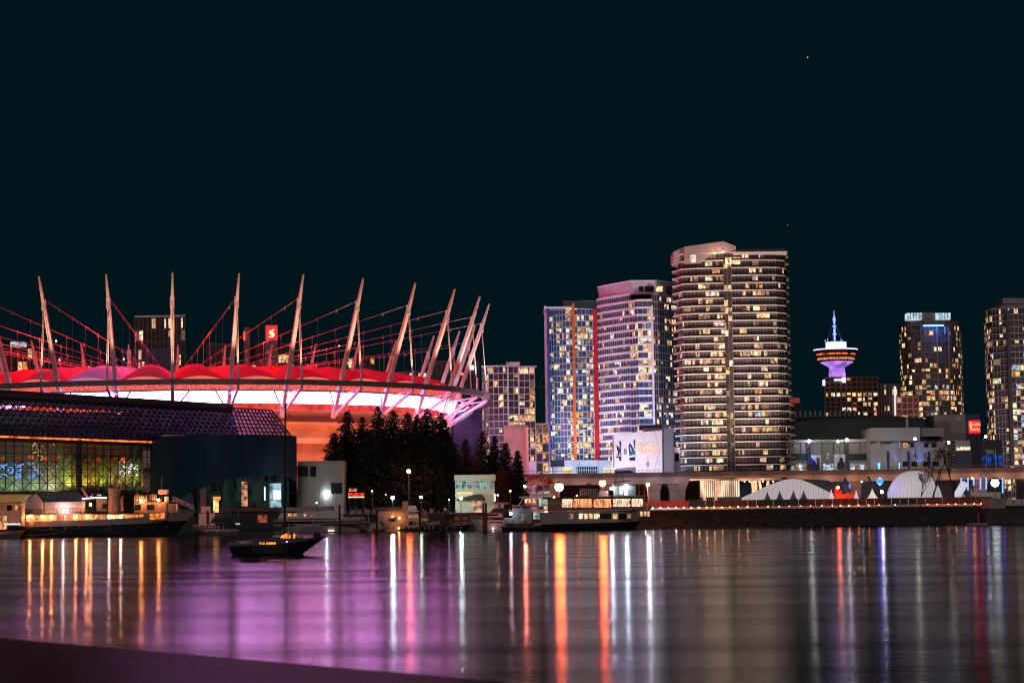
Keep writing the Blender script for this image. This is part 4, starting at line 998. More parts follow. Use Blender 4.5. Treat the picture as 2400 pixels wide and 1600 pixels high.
def nring(px, py, rx, ry, a0, a1):
    mb = MB(); Yn = 478 + px * .15; c = W(px, py, Yn); k_ = Yn / F_PX
    mb.tube([c + V((rx * k_ * cos(rad(a)), 0, ry * k_ * sin(rad(a)))) for a in [a0 + (a1 - a0) * q / 12 for q in range(13)]], .08, 5)
    mb.build('neon_loop', blue_n, pv)
for a in ((8, 1086, 8, 5, 180, 360), (44, 1085, 12, 5, 185, 350), (72, 1084, 8, 4, 190, 350), (5, 1100, 6, 6, 20, 200), (25, 1101, 6, 7, 0, 360), (43, 1098, 6, 5, -60, 180), (44, 1106, 6, 4, 30, 200), (77, 1100, 7, 6, 0, 200), (92, 1100, 5, 6, 60, 300), (8, 1117, 8, 6, 0, 180), (42, 1115, 7, 5, 0, 360), (42, 1115, 3, 2, 0, 360), (72, 1115, 5, 3, 0, 330), (93, 1113, 6, 4, 0, 180), (80, 1114, 3, 3, 0, 360)): nring(*a)
for px, py, g in ((8, 1075, 1), (42, 1075, .5), (73, 1071, 1.6), (108, 1074, 1.2), (132, 1074, .6), (232, 1077, .7), (264, 1078, .3), (288, 1076, 1.6)):
    Yn = 481 + px * .15; mb = MB(); mb.ball(W(px, py, Yn), .62, 8, sz=.8); mb.build('red_lantern', em('lantern_glow', (1, .10, .02), .55 * g), pv)
fr_ = random.Random(3)
def sparkles(name, n, x0, x1, y0, y1, mat, s=.10):
    mb = MB()
    for _ in range(n):
        px, py = fr_.uniform(x0, x1), fr_.uniform(y0, y1); p = W(px, py, 479 + px * .15); mb.ball(p, s * fr_.uniform(.6, 1.5), 4)
    mb.build(name, mat, pv, kind='stuff')
sparkles('fairy_lights', 46, 279, 323, 1082, 1117, em('fairy_white', (.85, 1, .95), 3.2), .11)
sparkles('hanging_ornaments', 70, 70, 140, 1038, 1116, em('ornament_gold', (1, .72, .34), .8), .13)
sparkles('fairy_lights_low', 8, 210, 246, 1155, 1166, em('fairy_cool', (.9, 1, .9), 3), .10)
# blue drum in front of its right end
dr = thing('drum_building', 'dark blue round clad building with arched glass entrance, right end of the pavilion', 'building', (X(525, 536), 536, GZ))
dblue = pm('drum_cladding', (.006, .034, .062), .5, .35, .35, 0, stretch=(1, 1, .3), spec=.15)
cX, cY, R = X(525, 536, 1080), 536, 18.2; ztop = Z(525, 1023, 518)
arch = [(340, 1190), (400, 1188), (415, 1163), (470, 1141), (530, 1124), (590, 1116), (640, 1114), (672, 1118), (690, 1128), (705, 1150)]
def archy(px):
    for (a, ya), (b, yb) in zip(arch, arch[1:]):
        if a <= px <= b: return ya + (yb - ya) * (px - a) / (b - a)
    return 1150
mb = MB(); NA = 60
for k in range(NA + 1):
    a = pi + pi * k / NA; x, y = cX + R * cos(a), cY + R * sin(a)
    px = 1200 + x / y * F_PX
    z0 = max(GZ, Z(px, archy(px), y)); mb.v += [(x, y, z0), (x, y, ztop), (cX + (R - 1.2) * cos(a), cY + (R - 1.2) * sin(a), z0)]
for k in range(NA):
    i = 3 * k; mb.f += [(i, i + 3, i + 4, i + 1), (i, i + 2, i + 5, i + 3)]; mb.m += [0, 0]
mb.lathe((cX, cY, 0), [(R, ztop), (R, ztop + .5), (R - .6, ztop + .5), (R - .6, ztop), (.1, ztop)], 60)
mb.lathe((cX, cY, 0), [(R, GZ), (R, ztop)], 40, 0, 0, pi)
for j in range(6):
    z = ztop - 2.2 - j * 2.3; mb.lathe((cX, cY, 0), [(R + .03, z), (R + .03, z + .07)], 60, 0, pi, 2 * pi)
mb.build('wall', dblue, dr)
mb = MB()
for k in range(44):
    a = pi + pi * (k + .5) / 44; x, y = cX + (R + .02) * cos(a), cY + (R + .02) * sin(a); px = 1200 + x / y * F_PX
    mb.bar((x, y, max(GZ, Z(px, archy(px), y)) + .05), (x, y, ztop), .08)
mb.build('cladding_joints', pm('joint_blue', (.007, .032, .055), .5, .2, .5, spec=.15), dr, kind='stuff')
ent = glass('entrance_glass', (.03, .05, .05), .1)
mb = MB(); mb.lathe((cX, cY, 0), [(R - 2, GZ), (R - 2, ztop - 6)], 60, 0, pi, 2 * pi); mb.build('entrance_glazing', em('entrance_glow', (.20, .46, .42), .02, var=1.8, scale=.5, stretch=(1, 1, .4), lo=.15), dr)
mb = MB()
for k in range(26):
    a = pi * 1.32 + pi * .6 * k / 25; x, y = cX + (R - 1.9) * cos(a), cY + (R - 1.9) * sin(a); mb.bar((x, y, GZ), (x, y, ztop - 7), .14)
for z in (6.5, 9, 11.5): mb.lathe((cX, cY, 0), [(R - 1.88, z), (R - 1.88, z + .1)], 40, 0, pi * 1.3, pi * 1.95)
mb.build('entrance_mullions', fr_dark, dr)
def dpanel(name, px0, px1, y0, y1, m, Yd):
    mb = MB(); blk(None, '', px0, px1, y0, y1, Yd, .2, None, mb); mb.build(name, m, dr)
dpanel('lit_column', 566, 580, 1128, 1186, em('lit_column_glow', (1, .42, .25), .40, var=1.2, scale=.8, lo=.15), 520.0)
dpanel('lit_door', 632, 659, 1132, 1188, em('lit_door_glow', (.5, .84, 1), .42, var=.8, scale=.7, lo=.3), 524)
dpanel('lit_door', 641, 658, 1148, 1170, em('lit_door_bright', (.85, .95, 1), 1.6), 523.6)
dpanel('lit_panel', 619, 622, 1140, 1172, em('lit_panel_glow', (.8, 1, .95), 1.6), 523)
light('POINT', 'entrance_light', W(676, 1168, 516), (.45, .74, 1), 900, size=.3)
light('POINT', 'entrance_light', W(640, 1128, 519), (.5, .85, 1), 90, size=.3)
blk(dr, 'pink_column', 470, 482, 1145, 1185, 516.5, 1, pm('pink_column', (.30, .12, .14), .6, .2), z0=GZ)
# ================================================================== small shore buildings
t = thing('shed_building', 'pale corrugated two-storey shed lit by one white wall lamp, right of the blue drum', 'building', (X(755, 545), 545, GZ))
cor = pm('corrugated_pale', (.34, .36, .32), .6, .15, .5, stretch=(6, 1, .2))
blk(t, 'wall', 698, 805, 1081, 1200, 545, 14, cor, z0=GZ)
mb = MB()
for k in range(36): blk(None, '', 699 + 3 * k, 699.7 + 3 * k, 1083, 1200, 544.9, .12, None, mb, z0=GZ)
mb.build('wall_ribs', cor, t, kind='stuff')
blk(t, 'parapet', 697, 806, 1079.5, 1082.5, 544.6, 15, concrete)
for a, b, c, d in ((701, 722, 1092, 1116), (727, 741, 1092, 1116), (776, 802, 1131, 1156)): blk(t, 'window', a, b, c, d, 544.7, .2, dark_glass)
mb = MB(); mb.ball(W(765, 1158, 544.2), .34, 6); mb.build('wall_lamp', em('wall_lamp_glow', (.80, .92, 1), 90, sample=True), t)
t = thing('harbour_office', 'small two-storey pale building with window band and curved dark awnings, right of the conifers', 'building', (X(1115, 540), 540, GZ))
hw_ = pm('office_render', (.42, .43, .37), .7, .15, .4)
blk(t, 'wall', 1067, 1159, 1114, 1200, 540, 10, hw_, z0=GZ); blk(t, 'roof_edge', 1065, 1161, 1112, 1126, 538.6, 12, pm('roof_edge_pale', (.55, .56, .52), .6, .1))
wg = em('office_window_glow', (.50, .85, .78), .22, var=1.4, scale=.8, lo=.1)
for a, b in ((1069, 1106), (1113, 1154)):
    g = blk(t, 'window', a, b, 1127, 1144, 539.8, .2, wg); mb = MB()
    for k in (1, 2): blk(None, '', a + (b - a) * k / 3 - .5, a + (b - a) * k / 3 + .5, 1127, 1144, 539.7, .1, None, mb)
    blk(None, '', a, b, 1134, 1135, 539.7, .1, None, mb); mb.build('glazing_bar', fr_white, g)
blk(t, 'lit_sign', 1070, 1108, 1152, 1156, 539, .8, em('office_sign_glow', (1, .78, .36), 1.0))
mb = MB(); q = [W(1072, 1172, 538), W(1113, 1162, 538), W(1129, 1162, 538), W(1137, 1173, 538)]
mb.v = [tuple(p) for p in q] + [(p.x, p.y + 2.5, p.z + .6) for p in q]; mb.f = [(0, 1, 2, 3), (4, 5, 6, 7), (0, 4, 5, 1), (1, 5, 6, 2), (2, 6, 7, 3), (3, 7, 4, 0)]; mb.m = [0] * 6
mb.build('awning', pm('awning_dark', (.015, .018, .018), .8, .2), t)
blk(t, 'doorway', 1108, 1129, 1173, 1190, 539.4, .5, em('doorway_glow', (1, .55, .36), .6, var=.6, scale=1), z0=GZ)
blk(t, 'end_lamp', 1158, 1161, 1156, 1174, 538.5, .5, em('end_lamp_glow', (1, .85, .6), 2.5))
light('POINT', 'office_light', W(1120, 1150, 528), (.8, 1, .85), 900, size=.3)
t = thing('kiosk', 'small kiosk with glowing red-orange fascia under the conifers', 'kiosk', (X(834, 535), 535, GZ))
blk(t, 'fascia', 816, 852, 1154, 1163, 535, 3, em('kiosk_red_glow', (1, .06, .015), .9, sample=True, var=.5, scale=.8)); blk(t, 'light_edge', 816, 852, 1163.3, 1165.5, 534.8, 3, em('kiosk_edge_glow', (1, .75, .45), 1.6))
for px in (818, 832, 850): blk(t, 'post', px, px + 1.5, 1166, 1190, 535, .3, dark_metal, z0=GZ)
blk(t, 'screen', 818, 836, 1144, 1151, 536, .2, em('kiosk_screen_glow', (1, .35, .25), .5, var=1, scale=2, lo=0))
t = thing('ticket_booth', 'pink-lit ticket booth with a sign on top at the dock by the steamship bow', 'booth', (X(483, 476), 476, .4))
pk = pm('booth_panel', (.62, .40, .38), .7, .1, .6)
blk(t, 'lower_panel', 466, 504, 1202, 1230, 476, 3, pk); blk(t, 'sign', 471, 493, 1186, 1200, 475.6, .4, pk); blk(t, 'post', 484, 487.5, 1196, 1230, 475, .3, black)
blk(t, 'float', 455, 560, 1229, 1248, 474, 6, dark_concrete, z0=-.3, z1=.55)
t = thing('light_column', 'short square column with glowing orange cap and white body behind the ticket booth', 'lamp', (X(506, 484), 484, .4))
blk(t, 'cap', 499, 515, 1163, 1171, 484, 1.4, em('column_cap_glow', (1, .30, .05), 1.2, sample=True)); blk(t, 'body', 500, 511, 1172, 1200, 484.2, 1, em('column_body_glow', (1, .40, .13), 2.6, sample=True, var=.4, scale=.9)); blk(t, 'base', 500, 511, 1200, 1245, 484.2, 1, dark_metal, z0=-.5)
t = thing('gangway', 'sloping metal gangway with railings from the shore down to the dock beside the ship bow', 'gangway', (X(430, 471), 471, .5))
mb = MB(); a, b = W(406, 1174, 470), W(452, 1196, 476); mb.bar(a, b, 1.4, .2); mb.bar(W(404, 1174, 470), W(418, 1174, 470), 1.6, .2); mb.build('walkway', grey_metal, t)
for sy in (-.7, .7):
    mb = MB()
    for k in range(9):
        p = lerp(a, b, k / 8) + V((0, sy, 0)); mb.bar(p, p + V((0, 0, 1.1)), .07)
    for z in (.4, .75, 1.1): mb.bar(a + V((0, sy, z)), b + V((0, sy, z)), .07)
    mb.build('handrail', pm('rail_pink', (.50, .34, .33), .5, .1), t)
light('POINT', 'dock_light', W(470, 1190, 468), (1, .42, .34), 420, size=.2); light('POINT', 'dock_light', W(430, 1185, 462), (1, .42, .34), 260, size=.2)
# ================================================================== trees
leaf_dark = pm('conifer_needles', (.006, .012, .010), .8, .5, .5); leaf_lamp_red = pm('lamp_red_foliage', (.10, .034, .024), .8, .5, .5); leaf_lamp_pink = pm('lamp_pink_leaves', (.40, .14, .14), .8, .4, .6)  # red and pink leaves have the lamplight put into their colour
bark = pm('bark', (.05, .035, .028), .9, .3, .8); bark_lamp_red = pm('lamp_tinted_bark', (.42, .17, .16), .9, .3, .8)  # second bark takes the lamp's red light into its colour
def conifer(label, px, py, Y, R, mat=leaf_dark, n=300, group='conifers at the marina shore', seed=0, base=.10):
    r = random.Random(seed * 7 + int(px)); zt = Z(px, py, Y); x = X(px, Y, (py + 1190) / 2); H = zt - GZ
    t = thing('conifer_tree', label, 'tree', (x, Y, GZ), group)
    mb = MB(); mb.tube([(x, Y, GZ), (x + .1, Y, GZ + H * .5), (x, Y, zt)], .38, 7, r1=.05); mb.build('trunk', bark, t)
    mb = MB()
    for k in range(n):
        v = base + (1 - base) * ((k + r.random()) / n) ** .85
        az = k * 2.39996 + r.uniform(-.3, .3); L = R * min((1 - v) ** .58, .30 + 2.4 * (1 - v) ** 1.3) * r.uniform(.5, 1.18) + .10
        if v < .25: L *= .75 + v
        z0 = GZ + H * v; d = V((cos(az), sin(az), 0)); m = max(5, int(L * 3.6))
        for q in range(m):
            f = ((q + r.random() * .8) / m) ** .75
            p = V((x, Y, z0)) + d * (L * f) + V((0, 0, .14 * L * f - .42 * L * f * f + r.uniform(-.25, .25)))
            for _ in range(2):
                s = r.uniform(.45, .95) * (1.1 - .3 * f) * (.50 + .65 * min(1, 1.6 * (1 - v)))
                a = V((r.uniform(-1, 1), r.uniform(-1, 1), r.uniform(-.5, .3))).normalized(); b = (d * .9 + V((r.uniform(-.8, .8), r.uniform(-.8, .8), r.uniform(-.6, .1)))).normalized()
                c = p + V((r.uniform(-.3, .3), r.uniform(-.3, .3), r.uniform(-.2, .2)))
                mb.face([c - a * s * .5, c + b * s * 1.5, c + a * s * .5, c - b * s * .35])
    mb.build('crown', mat, t); return t
for k, (px, py, Y_, R_, lb) in enumerate([(815, 964, 560, 7.8, 'tall black conifer, leftmost full-height tree of the dark grove'), (783, 1015, 556, 6.6, 'shorter conifer on the left fringe of the dark grove'), (850, 978, 566, 7.4, 'lower black conifer filling the notch between two tall grove trees'),
        (888, 951, 558, 7.8, 'tallest conifer of the grove with a spiky top crossing the red stadium band'), (922, 962, 566, 7.6, 'black conifer just right of the tallest grove tree'), (956, 968, 557, 7.8, 'black conifer in the middle right of the grove above the orange lamp'),
        (978, 972, 568, 7.6, 'lower conifer between the lamp-topping one and the white band end'), (1002, 956, 560, 7.8, 'spiky conifer in front of the white band end'), (1034, 968, 557, 7.4, 'rightmost tall conifer of the dark grove'), (1052, 1020, 552, 6.6, 'short conifer on the right fringe of the dark grove'),
        (870, 1010, 553, 6.4, 'bushy conifer low in front of the tallest grove tree'), (938, 1015, 552, 6.4, 'bushy conifer low in the middle of the grove'), (1018, 1020, 551, 6.2, 'bushy conifer low in front of the white band end')]):
    conifer(lb, px, py, Y_, R_, seed=k)
for k, (px, py, Y_, R_, lb, m) in enumerate([(1092, 1030, 572, 4.4, 'red-tinted leafy tree left of the round red-tinted tree group', leaf_lamp_red), (1132, 1012, 574, 5.6, 'big red-tinted tree behind the small harbour office', leaf_lamp_red), (1160, 1022, 570, 4.2, 'dark conifer rising from the right of the red-tinted tree', leaf_dark),
        (1186, 1038, 568, 4.0, 'slim dark conifer between red-tinted tree and pink block', leaf_dark), (1214, 1057, 556, 3.4, 'cone-shaped conifer in front of the pink concrete block', leaf_dark), (1178, 1092, 556, 3.8, 'low red-tinted tree beneath the slim dark conifer', leaf_lamp_red)]):
    conifer(lb, px, py, Y_, R_, m, 190, 'trees right of the grove', k + 20)
def bare(name, label, px, py_top, Y, spread, mat, seed, group=None, leaves=0, z0=GZ):
    r = random.Random(seed); x = X(px, Y, 1150); H = Z(px, py_top, Y) - z0
    t = thing(name, label, 'tree', (x, Y, z0), group); mb = MB(); lf = MB(); tips = []
    def grow(p, d, L, rr, dep):
        pts = [p]; q = p
        for _ in range(3):
            d = (d + V((r.uniform(-.22, .22), r.uniform(-.22, .22), r.uniform(-.02, .14)))).normalized(); q = q + d * (L / 3); pts.append(q)
        mb.tube(pts, rr, 5 if dep > 1 else 3, r1=rr * .62, cap=False)
        if dep == 0: tips.append(q); return
        for _ in range(r.choice((2, 3, 3))):
            n_ = (d + V((r.uniform(-1, 1), r.uniform(-1, 1), r.uniform(-.15, .5))) * spread).normalized()
            grow(pts[r.choice((2, 3, 3))], n_, L * r.uniform(.62, .82), rr * .6, dep - 1)
    grow(V((x, Y, z0)), V((0, 0, 1)), H * .36, H * .016 + .05, 5)
    br = mb.build('trunk', mat, t)
    if leaves:
        for p in tips:
            for _ in range(leaves):
                c = p + V((r.uniform(-.5, .5), r.uniform(-.5, .5), r.uniform(-.4, .4))); a = V((r.uniform(-1, 1), r.uniform(-1, 1), r.uniform(-1, 1))).normalized() * .16; b = a.cross(V((r.random(), r.random(), 1))).normalized() * .16
                lf.face([c - a, c + b, c + a, c - b])
        lf.build('crown', leaf_lamp_pink if mat is bark_lamp_red else leaf_dark, t)
    return t
bare('bare_tree', 'pink-lit bare tree beside the big orange lamp', 1262, 1098, 530, .62, bark_lamp_red, 4, leaves=7)
bare('bare_tree', 'tall sparse tree in front of the right side of the white dome', 2186, 1052, 503, .5, bark, 9, 'leafless trees on the right bank', 2)
bare('bare_tree', 'forked leafless tree right of the dome with trunks crossing the site fence', 2236, 1056, 502, .42, bark, 13, 'leafless trees on the right bank')
bare('bare_tree', 'small bushy leafless tree in front of the dome', 2160, 1118, 504, .6, bark, 17, 'leafless trees on the right bank', 1)
bare('bare_tree', 'orange-lit shrub tree between harbour office and pink-lit tree', 1240, 1128, 536, .6, bark_lamp_red, 22, leaves=3)
# ================================================================== festival ground on the right bank
cloth = pm('tent_cloth', (.74, .74, .74), .7, .08, .6, em=(.84, .82, .86), es=.36); cloth_d = pm('tent_cloth_grey', (.30, .30, .31), .7, .15, .5)  # white cloth given a glow of its own in place of lamps inside
Yt = 540
t = thing('marquee', 'large white humped marquee tent, longest of the tents behind the fence', 'tent', (X(1850, Yt), Yt, GZ))
arc = [(1738, 1166), (1760, 1156), (1790, 1142), (1815, 1131), (1838, 1124), (1858, 1121.5), (1878, 1123.5), (1900, 1132), (1925, 1144), (1955, 1158), (1962, 1170)]
fr0 = [W(a, b, Yt) for a, b in arc]; bk = [p + V((10.5, 26, 0)) for p in fr0]
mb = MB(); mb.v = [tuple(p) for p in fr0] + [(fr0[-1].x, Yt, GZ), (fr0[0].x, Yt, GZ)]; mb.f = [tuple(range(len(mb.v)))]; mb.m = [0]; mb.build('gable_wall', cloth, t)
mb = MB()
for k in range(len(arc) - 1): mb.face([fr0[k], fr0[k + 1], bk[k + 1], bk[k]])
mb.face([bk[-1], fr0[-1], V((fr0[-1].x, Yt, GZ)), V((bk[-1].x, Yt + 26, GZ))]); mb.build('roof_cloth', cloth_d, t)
mb = MB()
for k in range(34):
    px = 1755 + k * 6; z1 = None
    for (a, ya), (b, yb) in zip(arc, arc[1:]):
        if a <= px <= b: z1 = Z(px, ya + (yb - ya) * (px - a) / (b - a), Yt)
    x = X(px, Yt); mb.box(x - .07, x + .07, Yt - .05, Yt + .05, GZ, z1)
mb.build('cloth_seams', pm('tent_seam', (.66, .66, .67), .7, .1, em=(.84, .82, .86), es=.17), t, kind='stuff')  # seams share a weaker form of the cloth's glow
Yd = 528
t = thing('dome_tent', 'big white ribbed dome tent on the right bank', 'tent', (X(2148, Yd), Yd, GZ))
hd = Z(2148, 1102, Yd) - GZ; Rd = 66 * Yd / F_PX
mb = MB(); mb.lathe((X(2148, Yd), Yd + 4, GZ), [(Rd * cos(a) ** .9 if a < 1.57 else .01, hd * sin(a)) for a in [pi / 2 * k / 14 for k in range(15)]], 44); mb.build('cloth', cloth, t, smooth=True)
mb = MB()
for k in range(44):
    a = 2 * pi * k / 44; mb.tube([(X(2148, Yd) + (Rd * cos(b) ** .9 + .06) * cos(a), Yd + 4 + (Rd * cos(b) ** .9 + .06) * sin(a), GZ + hd * sin(b) + .02) for b in [pi / 2 * j / 10 for j in range(10)]], .07, 3)
mb.build('ribs', pm('dome_rib', (.66, .65, .68), .7, .1, em=(.84, .82, .86), es=.17), t)  # ribs glow faintly so they blend with the cloth
def pagoda(label, px, py, Y, wpx, mat, group='small pointed tents'):
    t = thing('pagoda_tent', label, 'tent', (X(px, Y), Y, GZ), group); x = X(px, Y); r = wpx * Y / F_PX / 2; zt = Z(px, py, Y); z1 = GZ + (zt - GZ) * .42
    mb = MB(); mb.lathe((x, Y, 0), [(r * 1.42, z1), (r * .75, z1 + (zt - z1) * .34), (r * .3, z1 + (zt - z1) * .7), (.04, zt)], 4, 0, pi / 4, pi / 4 + 2 * pi); mb.build('roof_cloth', mat, t)
    for sx in (-1, 1):
        for sy in (-1, 1):
            mb = MB(); mb.bar((x + sx * r * .95, Y + sy * r * .95, GZ), (x + sx * r * .95, Y + sy * r * .95, z1), .1); mb.build('pole', white_paint, t)
    mb = MB(); mb.box(x - r, x + r, Y + r * .9, Y + r, GZ, z1); mb.build('back_wall', mat, t)
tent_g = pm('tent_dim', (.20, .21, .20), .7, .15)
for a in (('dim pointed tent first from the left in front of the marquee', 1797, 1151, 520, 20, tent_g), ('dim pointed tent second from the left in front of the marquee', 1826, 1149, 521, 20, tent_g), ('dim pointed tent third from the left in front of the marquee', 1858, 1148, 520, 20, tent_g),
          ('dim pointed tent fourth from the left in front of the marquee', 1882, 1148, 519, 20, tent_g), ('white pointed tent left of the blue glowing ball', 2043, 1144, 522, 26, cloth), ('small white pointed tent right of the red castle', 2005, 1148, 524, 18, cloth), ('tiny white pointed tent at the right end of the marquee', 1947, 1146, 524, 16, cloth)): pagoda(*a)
t = thing('play_castle', 'red-lit toy castle with battlements and one blue pointed turret', 'castle', (X(1978, 522), 522, GZ))
rc = pm('castle_red', (.62, .10, .07), .6, .1); bc = pm('castle_blue', (.03, .12, .30), .6, .15)
blk(t, 'wall', 1958, 2002, 1157, 1170, 522, 4, rc, z0=GZ)
for k in range(6): blk(t, 'merlon', 1985 + k * 3.4, 1987 + k * 3.4, 1153, 1157.2, 522, 1, rc)
for px, y0 in ((1960, 1136), (1969, 1146)):
    mb = MB(); x = X(px, 523); mb.lathe((x, 524, 0), [(.5, GZ), (.45, Z(px, y0 + 6, 523)), (.6, Z(px, y0 + 6, 523)), (.02, Z(px, y0, 523))], 10); mb.build('red_turret', rc, t)
mb = MB(); x = X(1983, 524); mb.lathe((x, 526, 0), [(.85, GZ), (.85, Z(1983, 1134, 524)), (1.05, Z(1983, 1133, 524)), (.5, Z(1983, 1125, 524)), (.02, Z(1983, 1117, 524))], 12); mb.build('blue_turret', bc, t)
mb = MB(); blk(None, '', 1987, 1994, 1134, 1143, 526, 1.2, None, mb); mb.build('blue_window', em('castle_window_glow', (.12, .40, 1), .8), t)
mb = MB(); mb.ball(W(1964, 1142, 520.5), .35, 5); mb.build('castle_lamp', em('castle_lamp_glow', (1, .12, .03), 120, sample=True), t)
light('POINT', 'castle_light', W(1963, 1160, 517), (1, .10, .05), 480, size=.2); light('POINT', 'castle_light', W(1995, 1164, 517), (1, .14, .07), 420, size=.2)
t = thing('boom_lift', 'boom lift with a glowing blue ball hanging beside its dark arm', 'lift', (X(2062, 530), 530, GZ))
mb = MB(); mb.bar(W(2033, 1116, 530), W(2064, 1160, 530), .45); mb.build('arm', dark_metal, t); blk(t, 'chassis', 2058, 2080, 1158, 1176, 530, 2.5, dark_metal, z0=GZ)
t = thing('ball_lamp', 'glowing blue ball lamp above the boom lift', 'lamp', W(2062, 1129, 528)); 
mb = MB(); mb.ball(W(2062, 1128, 528), .85, 10); mb.build('globe', em('ball_blue_glow', (.003, .035, 1), 15, sample=True), t); mb = MB(); mb.ball(W(2062, 1121, 527.8), .25, 6); mb.ball(W(2062, 1133.5, 527.6), .3, 6); mb.build('bright_core', em('ball_core_glow', (.5, .7, 1), 5), t)
mb = MB(); x = X(2062, 528); mb.tube([(x, 528.4, GZ), (x, 528.4, Z(2062, 1130, 528))], .1, 6); mb.build('post', dark_metal, t)
t = thing('white_inflatable', 'white capsule-shaped inflatable leaning beside the dome', 'inflatable', (X(2250, 515), 515, GZ))
mb = MB(); a, b = W(2245, 1158, 515), W(2258, 1136, 515)
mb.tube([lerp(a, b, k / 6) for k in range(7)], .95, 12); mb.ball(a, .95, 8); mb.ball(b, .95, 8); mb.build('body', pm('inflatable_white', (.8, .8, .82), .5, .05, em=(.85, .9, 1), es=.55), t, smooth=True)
blk(t, 'base', 2240, 2262, 1158, 1168, 515, 2, white_paint, z0=GZ)
led = em('led_tube_blue', (.07, .17, 1), 4.5, sample=True)
t0 = None
for px, y0, y1, lb in ((2253, 1119, 1133, 'left of the crossed trees'), (2268.5, 1119, 1149, 'behind the forked tree'), (2282, 1120, 1137, 'right of the forked tree'), (2298, 1120, 1146, 'midway to the white flare lamp'), (2311.5, 1118, 1146, 'just left of the white flare lamp'), (2350, 1119, 1155, 'right of the white flare lamp')):
    Yl = 535; t = thing('led_tube', 'hanging blue light tube ' + lb, 'light tube', W(px, y1, Yl), 'hanging blue light tubes under the viaduct')
    mb = MB(); mb.tube([W(px, y1, Yl), W(px, y0, Yl)], .17, 6); mb.build('tube', led, t); mb = MB(); mb.tube([W(px, y0, Yl), W(px, 1108, Yl)], .03, 4); mb.build('cord', dark_metal, t)
t = thing('stage_wall', 'low pale wall with pale triangular fins below the white flare lamp', 'wall', (X(2310, 520), 520, GZ))
blk(t, 'wall_panel', 2286, 2345, 1153, 1162, 520, 2, white_paint, z0=GZ)
for px in (2276, 2283): fpoly(t, 'fin', [(px, 1162), (px - 1, 1143), (px + 9, 1162)], 519, .2, white_paint)
# fence and lit path on top of the bank
t = thing('hoarding_fence', 'long panelled site fence along the bank, painted light-trail red at left, dark green beyond', 'fence', (X(1900, 500), 500, GZ))
pr = pm('fence_trail_red', (.50, .030, .025), .6, .15); pg = pm('fence_green', (.016, .030, .028), .6, .25); pb = pm('fence_redlit_tint', (.11, .022, .016), .6, .2); k = 0; px = 1496  # red of a light trail and of red lighting put into panel colours
while px < 2312:
    m = pr if px < 1606 else (pg if px < 1655 or 1758 < px < 1888 or 2060 < px < 2140 else pb)
    blk(t, 'fence_panel', px, px + 19.2, 1167, 1187, 500, .08, m, z0=GZ + .2, z1=GZ + 2.15); px += 19.8; k += 1
mb = MB(); px = 1495.5
while px < 2316: x = X(px, 500); mb.bar((x, 500.2, GZ), (x, 500.2, GZ + 2.4), .09); px += 19.8
mb.build('fence_posts', grey_metal, t)
t = thing('seawall_kerb', 'low pale kerb with short posts lit orange along the top of the bank', 'kerb', (X(1900, 493), 493, GZ))
mb = MB(); mb.box(-1.5, X(2330, 493), 497.6, 498.2, GZ, GZ + .62); mb.build('kerb_stone', pm('kerb_pale', (.55, .50, .46), .8, .2), t)
for k in range(52):
    x = X(1500, 493) + k * 1.57; mb = MB(); mb.box(x - .06, x + .06, 492.5, 492.62, GZ, GZ + .85); mb.build('post', dark_metal, t)
bol = None
def add_bollard(px, c, e, lab, s):  # invented path lamps, added so the kerb and fence get lit
    Yb = 495.2; x = X(px, Yb, 1185); t = thing('added_bollard', lab, 'lamp', (x, Yb, GZ), 'added path lights along the right bank')
    mb = MB(); mb.tube([(x, Yb, GZ), (x, Yb, GZ + .45)], .07, 6); mb.build('post', dark_metal, t)
    mb = MB(); mb.ball((x, Yb, GZ + .55), .09, 4); mb.build('lamp_head', em('added_bollard_glow', c, e, sample=True), t)
ORDN = ['first', 'second', 'third', 'fourth', 'fifth', 'sixth', 'seventh', 'eighth', 'ninth', 'tenth', 'eleventh', 'twelfth', 'thirteenth', 'fourteenth', 'fifteenth']
cnt = {}
pxs = [1512, 1530, 1548, 1566, 1584, 1602, 1620, 1638, 1656, 1674, 1692, 1710, 1730, 1752, 1775, 1800, 1826, 1850, 1876, 1900, 1926, 1950, 1970, 1990, 2012, 2036, 2060, 2098, 2174, 2196, 2222, 2240, 2262, 2284, 2300]
for i, px in enumerate(pxs):
    warm = (1, .80, .66) if px < 1600 else ((1, .36, .10) if px < 1760 else (1, .17, .04))
    nth = 'pale' if px < 1600 else ('amber' if px < 1760 else 'red-orange')
    ref = ('below the trail-red fence panels' if px < 1606 else 'below the foot of the tallest tower' if px < 1760 else 'below the marquee' if px < 1960 else 'below the red castle and small tents' if px < 2080 else 'below the dome and bare trees')
    add_bollard(px, warm, 190 if px < 1600 else (170 if px < 1760 else (170 if (1930 < px < 2040 or px > 2150) else 60)), f'{ORDN[cnt.setdefault(ref, 0)]} {nth} added path light from the left {ref}', .15); cnt[ref] += 1
